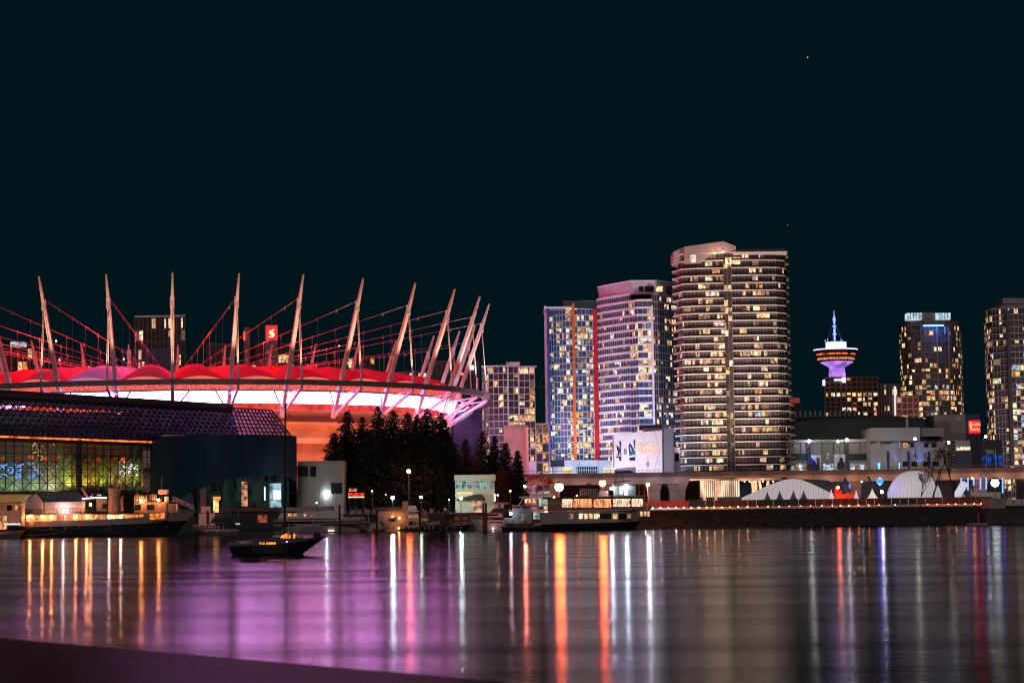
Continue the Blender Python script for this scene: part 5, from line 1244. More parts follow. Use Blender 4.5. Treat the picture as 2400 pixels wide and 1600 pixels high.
# pier block and float at the right border
t = thing('bridge_pier', 'stepped dark concrete pier standing in the water at the right border', 'pier', (X(2380, 478), 478, 0))
blk(t, 'upper_block', 2318, 2357, 1167, 1191, 478, 8, pm('pier_pale', (.34, .28, .25), .85, .2)); blk(t, 'step', 2316, 2480, 1191, 1212, 477, 12, dark_concrete); blk(t, 'base', 2314, 2480, 1212, 1260, 476, 14, dark_concrete, z0=-1)
for a, b in ((2358, 2375), (2376.5, 2394), (2395.5, 2430)): blk(t, 'white_cover', a, b, 1169, 1184, 482, 3, pm('cover_white', (.55, .55, .52), .7, .1))
blk(t, 'bridge_arm', 2392, 2480, 1128, 1168, 520, 4, dark_concrete)
t = thing('float_dock', 'small low float with a red-marked post left of the bridge pier', 'dock', (X(2300, 466), 466, 0)); blk(t, 'deck', 2272, 2316, 1242, 1247, 466, 3, grey_metal, z0=-.2, z1=.35); blk(t, 'post', 2292, 2296, 1200, 1243, 467, .4, pm('post_red', (.4, .05, .04), .6, .1), z0=0)
# ================================================================== boats
hull_dark = pm('hull_dark', (.010, .020, .024), .4, .25, .3); hull_white = pm('hull_white', (.55, .50, .48), .4, .12, .4); hull_grey = pm('hull_grey', (.24, .24, .25), .45, .15, .4)
cabin = pm('cabin_paint', (.40, .36, .34), .5, .15, .5); deckm = pm('deck_wood', (.16, .09, .06), .7, .25, .8); funnel_m = pm('funnel_paint', (.36, .22, .17), .5, .15, .5)
dark_canvas = pm('dark_canvas', (.03, .033, .04), .8, .2, .8)
def hull(parent, xs, xb, yc, beam, zs, zb, mats, band=.38, rake=1.6, transom=.55, sheer=1.8, name='hull', wl=.82):
    """lofted hull from stern xs to bow xb; bow may lie left or right; upper band and lower body differ in paint"""
    N = 16; mb = MB(); rows = []
    L = abs(xb - xs); s = 1 if xb > xs else -1
    for k in range(N + 1):
        t = k / N
        hb = beam / 2 * (1 - max(0, (t - .55) / .45) ** 2.2) * (transom + (1 - transom) * min(1, t / .25))
        hb = max(hb, .03); zd = zs + (zb - zs) * t ** sheer; bowf = max(0, (t - .5) / .5)
        pts = []
        for f, wf in ((1, 1), (1 - band, .985), (.12, wl), (-.45 / max(zd, .4), wl * .75)):
            z = zd * f if f > 0 else -.45
            x = xs + s * (L * t - rake * bowf ** 2 * (1 - max(f, 0)) + (.5 * (1 - t / .15) * (1 - max(f, 0)) if t < .15 else 0))
            w_ = hb * wf * (1 - .35 * bowf * (1 - max(f, 0)))
            pts.append((x, w_, z))
        rows.append(pts)
    def V_(k, j, sd): x, w_, z = rows[k][j]; return (x, yc + sd * w_, z)
    for k in range(N):
        for j in range(3):
            for sd in (-1, 1):
                mb.face([V_(k, j, sd), V_(k + 1, j, sd), V_(k + 1, j + 1, sd), V_(k, j + 1, sd)], 0 if j == 0 else 1)
        mb.face([V_(k, 0, -1), V_(k + 1, 0, -1), V_(k + 1, 0, 1), V_(k, 0, 1)], 2)
    for j in range(3): mb.face([V_(0, j, -1), V_(0, j, 1), V_(0, j + 1, 1), V_(0, j + 1, -1)], 0 if j == 0 else 1)
    return mb.build(name, list(mats) + [deckm], parent)
EMC = {}
def glow(c, s, sample=True):
    k = (c, s)
    if k not in EMC: EMC[k] = em('lamp_glow', c, s, sample=sample)
    return EMC[k]
ORANGE, WARM, WHITE, GREEN = (1, .105, .018), (1, .30, .08), (.86, .93, 1), (.75, 1, .72)
def bulb(parent, px, py, Y, r, c, s, name='deck_lamp'):
    mb = MB(); mb.ball(W(px, py, Y), r, 4); return mb.build(name, glow(c, s), parent)
def rail(parent, a, b, hgt, n, mat, name='railing', bars=3):
    a, b = V(a), V(b); mb = MB()
    for k in range(n + 1):
        p = lerp(a, b, k / n); mb.bar(p, p + V((0, 0, hgt)), .07)
    for j in range(bars): z = V((0, 0, hgt * (j + 1) / bars)); mb.bar(a + z, b + z, .06)
    return mb.build(name, mat, parent)
# ---- old steamer with the tent on its deck
Y = 461
cabin = pm('ship_cabin', (.24, .17, .14), .55, .2, .5)
sh = thing('passenger_ship', 'long old steamship with a house-shaped tent on its stern deck and warm deck lamps', 'ship', (X(250, Y), Y, 0))
xs, xb = X(49, Y), X(457, Y)
hull(sh, xs, xb, Y, 7.2, 3.55, 5.0, (pm('ship_band', (.30, .25, .24), .5, .15, .3), hull_dark), band=.33, rake=4.5, transom=.6, sheer=2.6)
yf = Y - 3.0
blk(sh, 'deckhouse', 60, 343, 1205, 1223, Y - 1.6, 3.2, pm('deckhouse_paint', (.42, .20, .12), .6, .2, .5), z0=3.3)
blk(sh, 'upper_deck', 51, 392, 1203.5, 1205.8, yf, 6.0, pm('upper_deck_edge', (.36, .25, .22), .6, .2, .5))
mb = MB()
for k in range(40): px = 54 + k * 7; blk(None, '', px, px + 1, 1205, 1222, yf, .12, None, mb)
mb.build('deck_posts', pm('post_cream', (.55, .36, .26), .6, .1), sh)
wa = em('ship_window_glow', (1, .28, .05), .95, var=.45, scale=.9, lo=.5)
for a, b, y0, y1 in ((288, 296, 1207, 1222), (299, 310, 1207, 1221.5), (313, 323, 1206, 1221), (325.5, 336, 1205, 1220), (351, 362, 1203, 1217), (364, 374, 1202.5, 1216), (376, 386, 1201, 1214.5)):
    blk(sh, 'window', a, b, y0, y1, yf - .02, .12, wa)
blk(sh, 'bow_house', 340, 392, 1200, 1219, yf + .1, 5.4, cabin)
for a, b, c in ((61, 68, WIN[1]), (84, 90, WIN[2]), (119, 124, WIN[1]), (133, 140, WIN[4]), (150, 156, WIN[1]), (181, 190, WIN[2]), (214, 231, WIN[1]), (243, 250, WIN[4])): blk(sh, 'doorway', a, b, 1207, 1221, Y - 1.65, .1, c)
for px, py in ((70, 1210), (100, 1210.5), (121, 1211), (178, 1211), (203, 1211)): bulb(sh, px, py, yf - .1, .22, WARM, 480)
for px, py in ((256, 1211.5), (283, 1211.5)): bulb(sh, px, py, yf + .2, .20, (1, .62, .42), 330)
for px, py in ((148, 1197), (212, 1182), (331, 1174.5), (372, 1171)): bulb(sh, px, py, yf + (-.2 if px > 200 else -1.2), .24, WARM if px != 148 else (1, .6, .52), 300 if px > 200 else 260)
# deck tent
tn = thing('deck_tent', 'white house-shaped canvas tent with grey roof standing on the stern deck of the steamship', 'tent', (X(130, Y), Y, 5.1))
zz_ = 5.12; q = lambda px, py, y: W(px, py, y)
tw = pm('tent_wall', (.60, .56, .58), .7, .12, .5); tr = pm('tent_roof', (.16, .16, .18), .7, .15, .5)
e1, e2, ap = q(58, 1176, yf + .1), q(110, 1175, yf + .1), q(87, 1154, yf + 2.6)
f1, f2 = V((e1.x + .2, yf + 5.4, e1.z)), None
L_ = X(206, Y) - X(110, Y); zt_, ze_ = ap.z, e2.z; x0, x1, x2 = X(58, Y), X(110, Y), X(206, Y)
mb = MB(); mb.face([(x0, yf + 3.2, zz_), (x1, yf + .15, zz_), (x1, yf + .15, ze_), (ap.x, yf + 1.7, zt_), (x0, yf + 3.2, ze_)]); mb.build('gable_wall', tw, tn)
mb = MB(); mb.face([(x1, yf + .15, zz_), (x2, yf + .15, zz_), (x2, yf + .15, ze_), (x1, yf + .15, ze_)]); mb.build('side_wall', tw, tn)
xr = X(183, Y); mb = MB(); mb.face([(x1 - .1, yf, ze_ - .1), (x2 + .1, yf, ze_ - .1), (xr, yf + 2.6, zt_), (ap.x, yf + 1.7, zt_ + .03)]); mb.face([(x0 - .1, yf + 3.3, ze_ - .1), (ap.x, yf + 1.7, zt_ + .03), (xr, yf + 2.6, zt_), (x2, yf + 5.3, ze_)]); mb.face([(x2 + .1, yf, ze_ - .1), (x2, yf + 5.3, ze_), (xr, yf + 2.6, zt_)]); mb.build('roof', tr, tn)
mb = MB()
for a, b in (((x1, yf + .1, zz_), (x1, yf + .1, ze_)), ((x1, yf + .05, ze_), (ap.x, yf + 1.65, zt_ + .1)), ((ap.x, yf + 1.65, zt_ + .1), (x0, yf + 3.2, ze_))): mb.bar(a, b, .16)
mb.build('edge_trim', dark_metal, tn)
rail(sh, (X(52, Y), yf - .1, zz_), (X(250, Y), yf - .1, zz_), 1.05, 22, dark_metal, bars=4)
mb = MB(); p = W(268, 1196, Y); mb.lathe((p.x, Y, 0), [(1.30, 5.1), (1.22, Z(268, 1160, Y)), (1.30, Z(268, 1159, Y)), (1.42, Z(268, 1144, Y)), (1.2, Z(268, 1143, Y))], 20); mb.build('funnel', funnel_m, sh, smooth=False)
mb = MB(); p = W(286, 1198, Y - 1); mb.tube([p, W(286, 1166, Y - 1), W(290, 1163, Y - 1)], .32, 8); mb.build('ventilator', funnel_m, sh)
blk(sh, 'aft_cabin', 226, 250, 1166, 1197, Y + .5, 2.5, cabin); blk(sh, 'cabin_window', 240, 249, 1179, 1191, Y + .4, .1, dark_glass)
mb = MB()
for k in range(18):
    p = W(194 + k * 3.2, 1167.5 - .12 * k, yf); mb.ball(p, .12, 4)
mb.build('light_garland', em('garland_white', (.95, .9, 1), 9, sample=True), sh, kind='stuff')
mb = MB(); mb.bar(W(206, 1166, Y), W(191, 1142, Y), .5); mb.build('derrick', funnel_m, sh)
wh = blk(sh, 'wheelhouse', 314, 390, 1176, 1200, Y - 1.8, 4, cabin)
for a, b in ((316, 330), (344, 362)): blk(sh, 'cabin_window', a, b, 1182, 1194, Y - 1.9, .1, dark_glass)
blk(sh, 'bridge_box', 371, 392, 1147, 1158, Y - 1.2, 2, pm('bridge_box_white', (.5, .5, .5), .5, .1)); blk(sh, 'bridge_panel', 385, 392, 1163, 1178, Y - 1.3, 2, white_paint)
rail(sh, W(316, 1176, yf + .4), W(343, 1176, yf + .4), 1.4, 5, white_paint, bars=4); rail(sh, W(352, 1174, yf + .4), W(366, 1174, yf + .4), 1.4, 3, white_paint, bars=4)
blk(sh, 'forward_locker', 385, 411, 1180, 1200, Y - 1.4, 3, cabin); rail(sh, W(412, 1205, yf + 1), W(446, 1203, Y), .9, 8, cabin)
mb = MB()
for px, y0 in ((345, 1115), (379, 1118), (321, 1150)): mb.tube([W(px, 1176, Y), W(px, y0, Y)], .07, 5)
mb.build('signal_mast', pm('mast_tan', (.3, .2, .16), .6, .1), sh)
mb = MB(); c = W(354, 1190, yf - .1); mb.lathe((0, 0, 0), [(.3, 0)], 3)
mb = MB()
for k in range(12):
    a, b = 2 * pi * k / 12, 2 * pi * (k + 1) / 12; mb.bar(c + V((.34 * cos(a), 0, .34 * sin(a))), c + V((.34 * cos(b), 0, .34 * sin(b))), .14)
mb.build('life_ring', pm('ring_dark', (.05, .03, .03), .6, .1), sh)
mb = MB()
for y0, ph in ((1237, 0), (1249, 1.2)):
    pts = [W(60 + k * 11, y0 + 5 * sin(k * .30 + ph) - .05 * k, yf - .65) for k in range(22)]; mb.tube(pts, .03, 4)
mb.build('wave_stripe', pm('stripe_grey', (.07, .08, .08), .6, .1), sh)
mb = MB()
for a, b in (((345, 1117), (452, 1200)), ((345, 1117), (206, 1168)), ((379, 1120), (450, 1198)), ((345, 1130), (316, 1176)), ((345, 1130), (372, 1174)), ((191, 1142), (60, 1204))): mb.tube([W(*a, Y), W(*b, Y)], .035, 3)
mb.build('rigging', dark_metal, sh)
for k in range(9):
    mb = MB(); c = W(120 + k * 34, 1240 - .5 * k, yf - .9); mb.lathe((c.x, c.y, c.z), [(.16, -.3), (.30, -.1), (.30, .1), (.16, .3)], 8); mb.build('tyre_fender', black, sh)
for k in range(6):
    mb = MB(); mb.lathe((W(330 + k * 9, 1228, yf - .8).x, yf - .55 + k * .12, W(330, 1228 - k * 2, yf).z), [(.2, -.04), (.2, .04)], 8); mb.build('porthole', WIN[4] if k == 5 else dark_glass, sh)
# ---- boats at the left border
t = thing('tour_boat', 'brownish harbour boat with string lights at the left border beside the steamship stern', 'boat', (X(20, 452), 452, 0))
hull(t, X(-60, 452), X(62, 452), 452, 5, 1.3, 1.9, (pm('tour_band', (.34, .22, .2), .5, .1), pm('tour_hull', (.20, .13, .12), .5, .2)), rake=1.5)
blk(t, 'cabin', -30, 50, 1184, 1232, 453, 3, pm('tour_cabin', (.34, .22, .19), .55, .15)); blk(t, 'cabin_window', 16, 27, 1183, 1196, 452.8, .2, dark_glass); blk(t, 'cabin_window', 35, 41, 1184, 1195, 452.8, .2, WIN[2])
blk(t, 'stern_canopy', -20, 11, 1208, 1240, 450, 2, em('canopy_glow', (1, .42, .2), .7, var=.8, scale=.8, lo=.2)); blk(t, 'roof', -40, 52, 1176, 1180, 451.5, 5, cabin)
mb = MB()
for k in range(12): mb.ball(W(11 + k * 3.2, 1227 + (k % 2), 449.8), .10, 4)
mb.build('light_garland', em('garland_lilac', (.85, .75, 1), 8, sample=True), t, kind='stuff')
light('POINT', 'stern_light', W(5, 1212, 448), (1, .35, .12), 300, size=.2)
# ---- motor yachts in front of the drum
def yacht(label, px0, px1, Y, zs, zb, bow, mats, cab, group=None, beam=4, kind='motor_boat', cat='boat', rake=1.6):
    t = thing(kind, label, cat, (X((px0 + px1) / 2, Y), Y, 0), group)
    xs, xb = (X(px0, Y), X(px1, Y)) if bow == 'r' else (X(px1, Y), X(px0, Y))
    hull(t, xs, xb, Y, beam, zs, zb, mats, rake=rake)
    for nm, a, b, y0, y1, dy, dp, m in cab:
        if nm in ('cabin', 'superstructure', 'flybridge', 'upper_cabin', 'canopy', 'cover'):   # raked, tumble-home sides
            q = [W(a, y1, Y + dy), W(b, y1, Y + dy), W(b, y0, Y + dy), W(a, y0, Y + dy)]; l_ = q[1].x - q[0].x; f0, f1 = (.05, .20) if bow == 'r' else (.20, .05); zb_, zt_ = q[0].z, q[2].z; i_ = min(.3, dp * .12)
            mb = MB(); mb.hexa([(q[0].x, Y + dy, zb_), (q[1].x, Y + dy, zb_), (q[1].x, Y + dy + dp, zb_), (q[0].x, Y + dy + dp, zb_),
                (q[0].x + l_ * f0, Y + dy + i_, zt_), (q[1].x - l_ * f1, Y + dy + i_, zt_), (q[1].x - l_ * f1, Y + dy + dp - i_, zt_), (q[0].x + l_ * f0, Y + dy + dp - i_, zt_)]); mb.build(nm, m, t)
        else: blk(t, nm, a, b, y0, y1, Y + dy, dp, m)
    s = 1 if xb > xs else -1; mb = MB(); L = abs(xb - xs)
    for k in range(9):                                   # deck rail with stanchions, following the sheer
        q = .42 + .55 * k / 8; hb = beam / 2 * (1 - max(0, (q - .55) / .45) ** 2.2); p = V((xs + s * L * q, Y - hb * .96, zs + (zb - zs) * q ** 1.8)); mb.bar(p, p + V((0, 0, .75)), .05)
        if k: mb.bar(o_ + V((0, 0, .75)), p + V((0, 0, .75)), .05); mb.bar(o_ + V((0, 0, .38)), p + V((0, 0, .38)), .03)
        o_ = p
    mb.build('deck_rail', white_paint, t)
    for k in range(3):
        q = .22 + .22 * k; mb = MB(); c = V((xs + s * L * q, Y - beam / 2 - .16, (zs + (zb - zs) * q ** 1.8) * .55)); mb.ball(c, .17, 6, sz=1.7); mb.build('fender', pm('fender_pale', (.35, .35, .38), .5, .1), t)
    mb = MB(); x = xs + s * L * .35; mb.tube([(x, Y, zs), (x - s * .2, Y, zs + 3.4)], .03, 4); mb.build('aerial', white_paint, t)
    return t
yacht('dim grey motor cruiser with dark canvas cover right of the ticket booth', 449, 562, 472, 1.2, 1.5, 'l', (hull_grey, pm('hull_brown', (.15, .12, .12), .5, .1)),
      [('cabin', 490, 556, 1208, 1226, -1.2, 2.4, dark_canvas), ('windscreen', 500, 540, 1214, 1220, -1.3, .1, dark_glass), ('flybridge', 505, 545, 1199, 1207, -1, 2, dark_canvas), ('lit_cover', 552, 562, 1225, 1229, -1.5, .5, em('cover_cool', (.7, .9, .9), .5)), ('radar_arch', 556, 560, 1198, 1222, -.8, 1.6, dark_metal)])
ty = yacht('long dark yacht with grey hull stripes and a few amber cabin windows', 640, 862, 492, 2.0, 2.5, 'r', (hull_grey, hull_grey),
      [('cabin', 650, 815, 1199, 1216, -1.8, 3.6, pm('yacht_dark', (.022, .03, .036), .35, .2)), ('superstructure', 655, 790, 1187, 1198.5, -1.5, 3, pm('yacht_roof', (.20, .15, .15), .5, .15)), ('dark_stripe', 660, 862, 1227, 1231, -2.28, .3, dark_glass),
       ('window', 675, 684, 1203, 1210, -1.95, .2, WIN[2]), ('window', 688, 695, 1203, 1210, -1.95, .2, WIN[2]), ('window', 712, 718, 1204, 1210, -1.95, .2, WIN[1]), ('window', 729, 734, 1204, 1211, -1.95, .2, em('window_red', (1, .10, .06), .5)), ('hull_lamp', 769, 783, 1241, 1244, -2.35, .2, em('hull_lamp_glow', (1, .7, .4), 2.5)), ('deck', 640, 840, 1217, 1221, -2, 4, hull_grey)], beam=4.6, rake=2.4)
rail(ty, W(790, 1222, 490), W(850, 1220, 491), .9, 10, white_paint)
bt = thing('boathouse', 'low dark floating boathouse with one reddish lit opening behind the yacht', 'boathouse', (X(610, 502), 502, 0))
blk(bt, 'wall', 540, 668, 1196, 1236, 502, 6, pm('boathouse_wall', (.03, .03, .035), .8, .2), z0=.1); blk(bt, 'roof', 520, 780, 1188, 1197, 501.5, 7, pm('boathouse_roof', (.14, .055, .055), .7, .2)); blk(bt, 'opening', 604, 626, 1206, 1224, 501.8, .1, em('opening_glow', (1, .22, .10), .22, var=.8, scale=1)); blk(bt, 'float', 530, 800, 1236, 1248, 501, 7, dark_concrete, z0=-.3)
# ---- dark sailing boat in the near water
Y = 245
sb = thing('sailing_boat', 'dark sailing boat with tall bare mast and glowing amber cabin, nearest boat', 'boat', (X(650, Y), Y, 0))
hull(sb, X(536, Y), X(766, Y), Y, 3.2, 1.30, 2.15, (pm('sail_band', (.09, .09, .10), .5, .15), pm('sail_hull', (.010, .013, .016), .35, .2)), band=.16, rake=3.0, transom=.55)
fpoly(sb, 'cabin', [(590, 1276), (596, 1262), (640, 1258), (704, 1259), (716, 1272)], Y - .9, 1.8, pm('sail_cabin', (.03, .032, .036), .5, .2)); fpoly(sb, 'deck_canvas', [(552, 1266), (556, 1249), (575, 1243), (616, 1244), (634, 1254), (640, 1264)], Y - .8, 1.6, dark_canvas)
am = em('sail_amber', (1, .30, .05), 1.05, var=.7, scale=2.0, lo=.25)
fpoly(sb, 'lit_canopy', [(657, 1261), (659, 1254), (668, 1250), (676, 1249), (681, 1254), (680, 1261)], Y - 1.0, .4, am); blk(sb, 'cabin_window', 687, 692, 1250, 1261, Y - 1, .2, am)
for a, b in ((608, 620), (624, 646)): blk(sb, 'hull_window', a, b, 1270, 1275.5, Y - 1.62, .1, am)
blk(sb, 'port_light', 671, 673, 1267.5, 1270, Y - 1.66, .1, em('port_white', (1, .9, .8), 3))
mb = MB(); mb.tube([W(667, 1262, Y), W(669, 944, Y)], .15, 8, r1=.10); mb.build('mast', pm('mast_dark', (.03, .025, .028), .5, .2), sb)
mb = MB(); mb.bar(W(560, 1236, Y), W(668, 1240, Y), .22); mb.tube([W(566, 1236, Y - .1), W(660, 1239, Y - .1)], .30, 7); mb.build('boom', dark_canvas, sb)
mb = MB(); mb.bar(W(654, 1100, Y), W(682, 1100, Y), .06); mb.bar(W(656, 1010, Y), W(680, 1010, Y), .05); mb.build('spreader', dark_metal, sb)
mb = MB(); mb.tube([W(669, 950, Y), W(760, 1250, Y)], .012, 3); mb.tube([W(669, 950, Y), W(540, 1262, Y)], .012, 3); mb.build('rigging', dark_metal, sb)
mb = MB()
for px in (676, 690, 697, 699): mb.bar(W(px, 1262, Y - .6), W(px, 1226, Y - .6), .05)
mb.build('pole_rack', pm('pole_pale', (.45, .36, .33), .5, .1), sb)
mb = MB(); mb.ball(W(743, 1255, Y), .45, 8); mb.build('dinghy_cover', dark_canvas, sb)
# ---- marina boats under the trees
Ym = 496
mk = hull_white, hull_white
wood = pm('wood_warm', (.50, .33, .22), .55, .2, .6)
yacht('warm-lit wooden boat with raised bow under two bright dock lamps', 886, 936, Ym, 1.5, 2.6, 'l', (wood, wood), [('cabin', 905, 930, 1211, 1224, -.8, 1.6, wood), ('cabin_window', 908, 926, 1216, 1221, -.85, .1, dark_glass)], beam=3.4)
yacht('small cruiser with white flybridge seat right of the dock lamps', 945, 1000, Ym + 1, 1.3, 1.7, 'r', (hull_grey, hull_dark), [('cabin', 955, 983, 1203, 1221, -.8, 1.6, wood), ('flybridge', 956, 978, 1184, 1195, -.8, 1.6, white_paint), ('cabin_window', 957, 980, 1205, 1212, -.9, .1, WIN[4]), ('deck', 952, 984, 1196, 1199, -1, 2, white_paint)], beam=3.2)
yacht('dark covered launch between two tall mooring piles', 985, 1030, Ym + 2, 1.1, 1.4, 'r', (hull_dark, hull_dark), [('canopy', 984, 1005, 1203, 1222, -.8, 1.6, pm('canopy_brown', (.16, .09, .07), .7, .2)), ('cabin_window', 986, 1003, 1215, 1218, -.9, .1, WIN[4])], beam=3)
yacht('dark boat with two red cushions left of the white yacht', 1030, 1105, Ym - 1, 1.0, 1.3, 'r', (hull_dark, hull_dark), [('cushion', 1066, 1077, 1211, 1219, -.9, .6, pm('cushion_red', (.55, .10, .08), .6, .1)), ('cushion', 1083, 1095, 1211, 1217, -.9, .6, pm('cushion_red_b', (.55, .10, .08), .6, .1)), ('windscreen', 1045, 1062, 1205, 1216, -.6, .8, dark_glass), ('canopy_frame', 1046, 1100, 1202, 1203.5, -.8, 1.4, dark_metal)], beam=3)
yacht('small grey dinghy with cover left of the first mooring pile', 855, 880, Ym - 3, .9, 1.0, 'r', (hull_grey, hull_grey), [('cover', 858, 876, 1226, 1234, -.6, 1.2, dark_canvas)], beam=2)
wy = yacht('white motor yacht with slanted flybridge windows, bow toward the bridge', 1100, 1186, 488, 2.3, 2.7, 'l', (hull_white, pm('hull_bluewhite', (.46, .50, .56), .4, .1)),
      [('cabin', 1128, 1178, 1202, 1212, -1.4, 2.8, hull_white), ('cabin_window', 1138, 1168, 1204, 1208, -1.5, .1, dark_glass), ('upper_cabin', 1148, 1188, 1191, 1200, -1.2, 2.4, dark_canvas), ('roof', 1150, 1192, 1177, 1181, -1.2, 2.4, hull_grey), ('fender_strip', 1147, 1178, 1222, 1224.5, -2.05, .15, black), ('flybridge_window', 1159, 1168, 1181, 1190, -1.25, .1, pm('pane_pale', (.5, .5, .55), .3, .1)), ('flybridge_window', 1173, 1181, 1181, 1190, -1.25, .1, pm('pane_pale_b', (.5, .5, .55), .3, .1))], beam=4)
bulb(wy, 1155.5, 1238, 485.5, .12, (1, .9, .75), 25)
ut = thing('work_boat', 'cluttered work boat with white lamps, canopy and a flamingo-pink figure left of the ferry', 'boat', (X(1240, 462), 462, 0))
hull(ut, X(1172, 462), X(1318, 462), 462, 4.5, 1.0, 1.2, (hull_dark, hull_dark), rake=1.2)
mb = MB(); p = [W(1215, 1185, 460), W(1228, 1164, 460)]; mb.bar(p[0], p[1], .9, .2); mb.build('canopy_strut', white_paint, ut)
blk(ut, 'canopy', 1217, 1296, 1162.5, 1165.5, 459.5, 5, white_paint); blk(ut, 'canopy_rack', 1248, 1295, 1155, 1162, 460, 1, white_paint); blk(ut, 'lit_panel', 1230, 1256, 1168, 1178, 462, .5, WIN[1]); blk(ut, 'white_panel', 1263, 1294, 1168, 1186, 462, .5, em('canopy_pale_glow', (.75, .95, .85), .55, var=.4, scale=.6))
blk(ut, 'red_gunwale', 1200, 1262, 1183, 1187, 460, 1.5, pm('gunwale_red', (.35, .05, .05), .6, .1)); blk(ut, 'wheelhouse', 1200, 1246, 1190, 1226, 461, 2, pm('work_cabin', (.10, .11, .12), .6, .2)); blk(ut, 'crate', 1181, 1201, 1213, 1226, 459.4, 1.2, pm('crate_cage', (.25, .27, .28), .5, .3))
blk(ut, 'lit_cabin', 1250, 1276, 1199, 1216, 461, .8, em('work_cabin_glow', (.6, .9, .8), .45, var=.8, scale=.9)); blk(ut, 'white_seat', 1297, 1307, 1202, 1220, 459.5, 1, white_paint); blk(ut, 'rail_board', 1252, 1308, 1226, 1229, 459.3, .5, white_paint)
mb = MB(); c = W(1226.5, 1218, 459.5); mb.ball(c, .55, 8, sz=.5); mb.build('yellow_float', pm('float_yellow', (.6, .42, .06), .5, .1), ut); mb = MB(); mb.tube([c, c + V((0, 0, .7)), c + V((-.12, 0, 1.2)), c + V((.05, 0, 1.35))], .12, 6); mb.build('pink_figure', pm('figure_pink', (.8, .3, .28), .5, .1), ut)
for px, py, s in ((1197, 1203, 110), (1280, 1200, 125), (1301, 1203, 100)): bulb(ut, px, py, 459.2, .26, WHITE, s)
piles = [(882, 1196, 'left of the warm-lit wooden boat'), (983, 1194, 'right of the white flybridge cruiser'), (1132, 1182, 'left of two in front of the white yacht'), (1138, 1181, 'right of two in front of the white yacht'), (1043, 1200, 'behind the boat with red cushions'), (795, 1186, 'beside the bow of the long yacht')]
for px, py, lb in piles:
    Yp = 484 if px > 1100 else 490; t = thing('mooring_pile', 'dark mooring pile ' + lb, 'pile', (X(px, Yp), Yp, 0), 'mooring piles')
    mb = MB(); x = X(px, Yp); mb.tube([(x, Yp, -.6), (x, Yp, Z(px, py, Yp))], .24, 8); mb.build('shaft', pm('pile_wood', (.02, .02, .022), .8, .3), t); mb = MB(); mb.lathe((x, Yp, Z(px, py, Yp)), [(.30, 0), (.30, .12), (.02, .4)], 8); mb.build('cap', dark_metal, t)
t = thing('dock_float', 'long low dark floating dock under the marina boats', 'dock', (X(980, 500), 500, 0))
blk(t, 'deck', 790, 1180, 1238, 1243, 500, 4, dark_concrete, z0=-.3, z1=.5); rail(t, (X(800, 503), 503, .5), (X(890, 503), 503, .5), 1.6, 24, grey_metal, bars=1)
t = thing('dock_hut', 'grey dock hut with pale panel and dark roof behind the warm-lit boat', 'hut', (X(930, 505), 505, .5))
blk(t, 'wall', 884, 958, 1194, 1240, 505, 4, pm('hut_wall', (.26, .21, .18), .7, .2)); blk(t, 'roof', 880, 962, 1188, 1195, 504.5, 5, pm('hut_roof', (.10, .085, .08), .7, .2)); blk(t, 'panel', 943, 956, 1174, 1197, 504, .4, pm('hut_panel', (.55, .38, .30), .7, .1)); blk(t, 'notice', 884, 905, 1198, 1212, 504.6, .2, pm('hut_notice', (.40, .32, .28), .7, .3))
for px, py, s in ((920, 1212, 120), (936, 1213, 110)): bulb(t, px, py, 503.8, .20, WARM, s, 'wall_lamp')
bulb(t, 935, 1237, 493, .16, WARM, 110, 'dock_lamp')
# ---- harbour ferry
Y = 456
fe = thing('ferry', 'two-deck harbour ferry with rounded glowing upper windows and dark hull', 'ferry', (X(1400, Y), Y, 0))
hull(fe, X(1262, Y), X(1529, Y), Y, 7, 4.0, 5.1, (pm('ferry_side', (.32, .25, .24), .5, .15, .4), pm('ferry_hull', (.010, .018, .02), .4, .2)), band=.62, rake=4.2, transom=.9, sheer=2.2)
yf = Y - 3.5
mb = MB(); q0 = [(1280, 1166), (1508, 1164)]
blk(fe, 'upper_wall', 1284, 1508, 1167, 1196, yf + .35, 6.2, pm('ferry_upper', (.20, .10, .085), .5, .15))
blk(fe, 'roof', 1272, 1519, 1163, 1167.5, yf, 7, pm('ferry_roof', (.03, .035, .035), .5, .2)); blk(fe, 'roof_rim', 1380, 1518, 1161.8, 1163.2, yf - .05, 7.1, white_paint)
fw_ = em('ferry_window_glow', (1, .36, .15), .95, var=.8, scale=1.5, stretch=(1.6, 1, .5), lo=.35); fw2 = em('ferry_window_pale', (1, .62, .42), 1.1, var=.6, scale=1.5, stretch=(1.6, 1, .5), lo=.4)
def rwin(a, b, y0, y1, m, sl=1.5):
    g = fpoly(fe, 'upper_window', [(a + sl, y0), (b - sl, y0), (b, y0 + 3), (b - sl * .6, y1 - 2), (b - sl * 2, y1), (a + sl * 1.6, y1), (a, y1 - 2), (a + sl * .4, y0 + 3)], yf + .28, .12, m)
    mb = MB()
    for k in range(1, int((b - a) / 5)): blk(None, '', a + 5 * k, a + 5 * k + .7, y0 + 4, y1 - 1, yf + .25, .05, None, mb)
    mb.build('glazing_bar', pm('bar_brown', (.25, .08, .05), .6, .1), g)
for a, b, m in ((1317, 1342, fw2), (1343.5, 1389, fw_), (1391.5, 1434, fw_), (1436.5, 1478, fw2), (1480, 1507, fw2)): rwin(a, b, 1168.5 if a < 1400 else 1168, 1188.5 if a < 1400 else 1186.5, m)
for a, b in ((1386, 1393), (1430, 1438), (1474, 1481)): blk(fe, 'red_post', a + 1.5, b - 1.5, 1172, 1182, yf + .2, .1, pm('post_red_lit', (.65, .03, .03), .5, .1))
blk(fe, 'rubbing_strake', 1330, 1480, 1194, 1196, yf - .12, .15, pm('strake_pale', (.6, .5, .45), .5, .1))
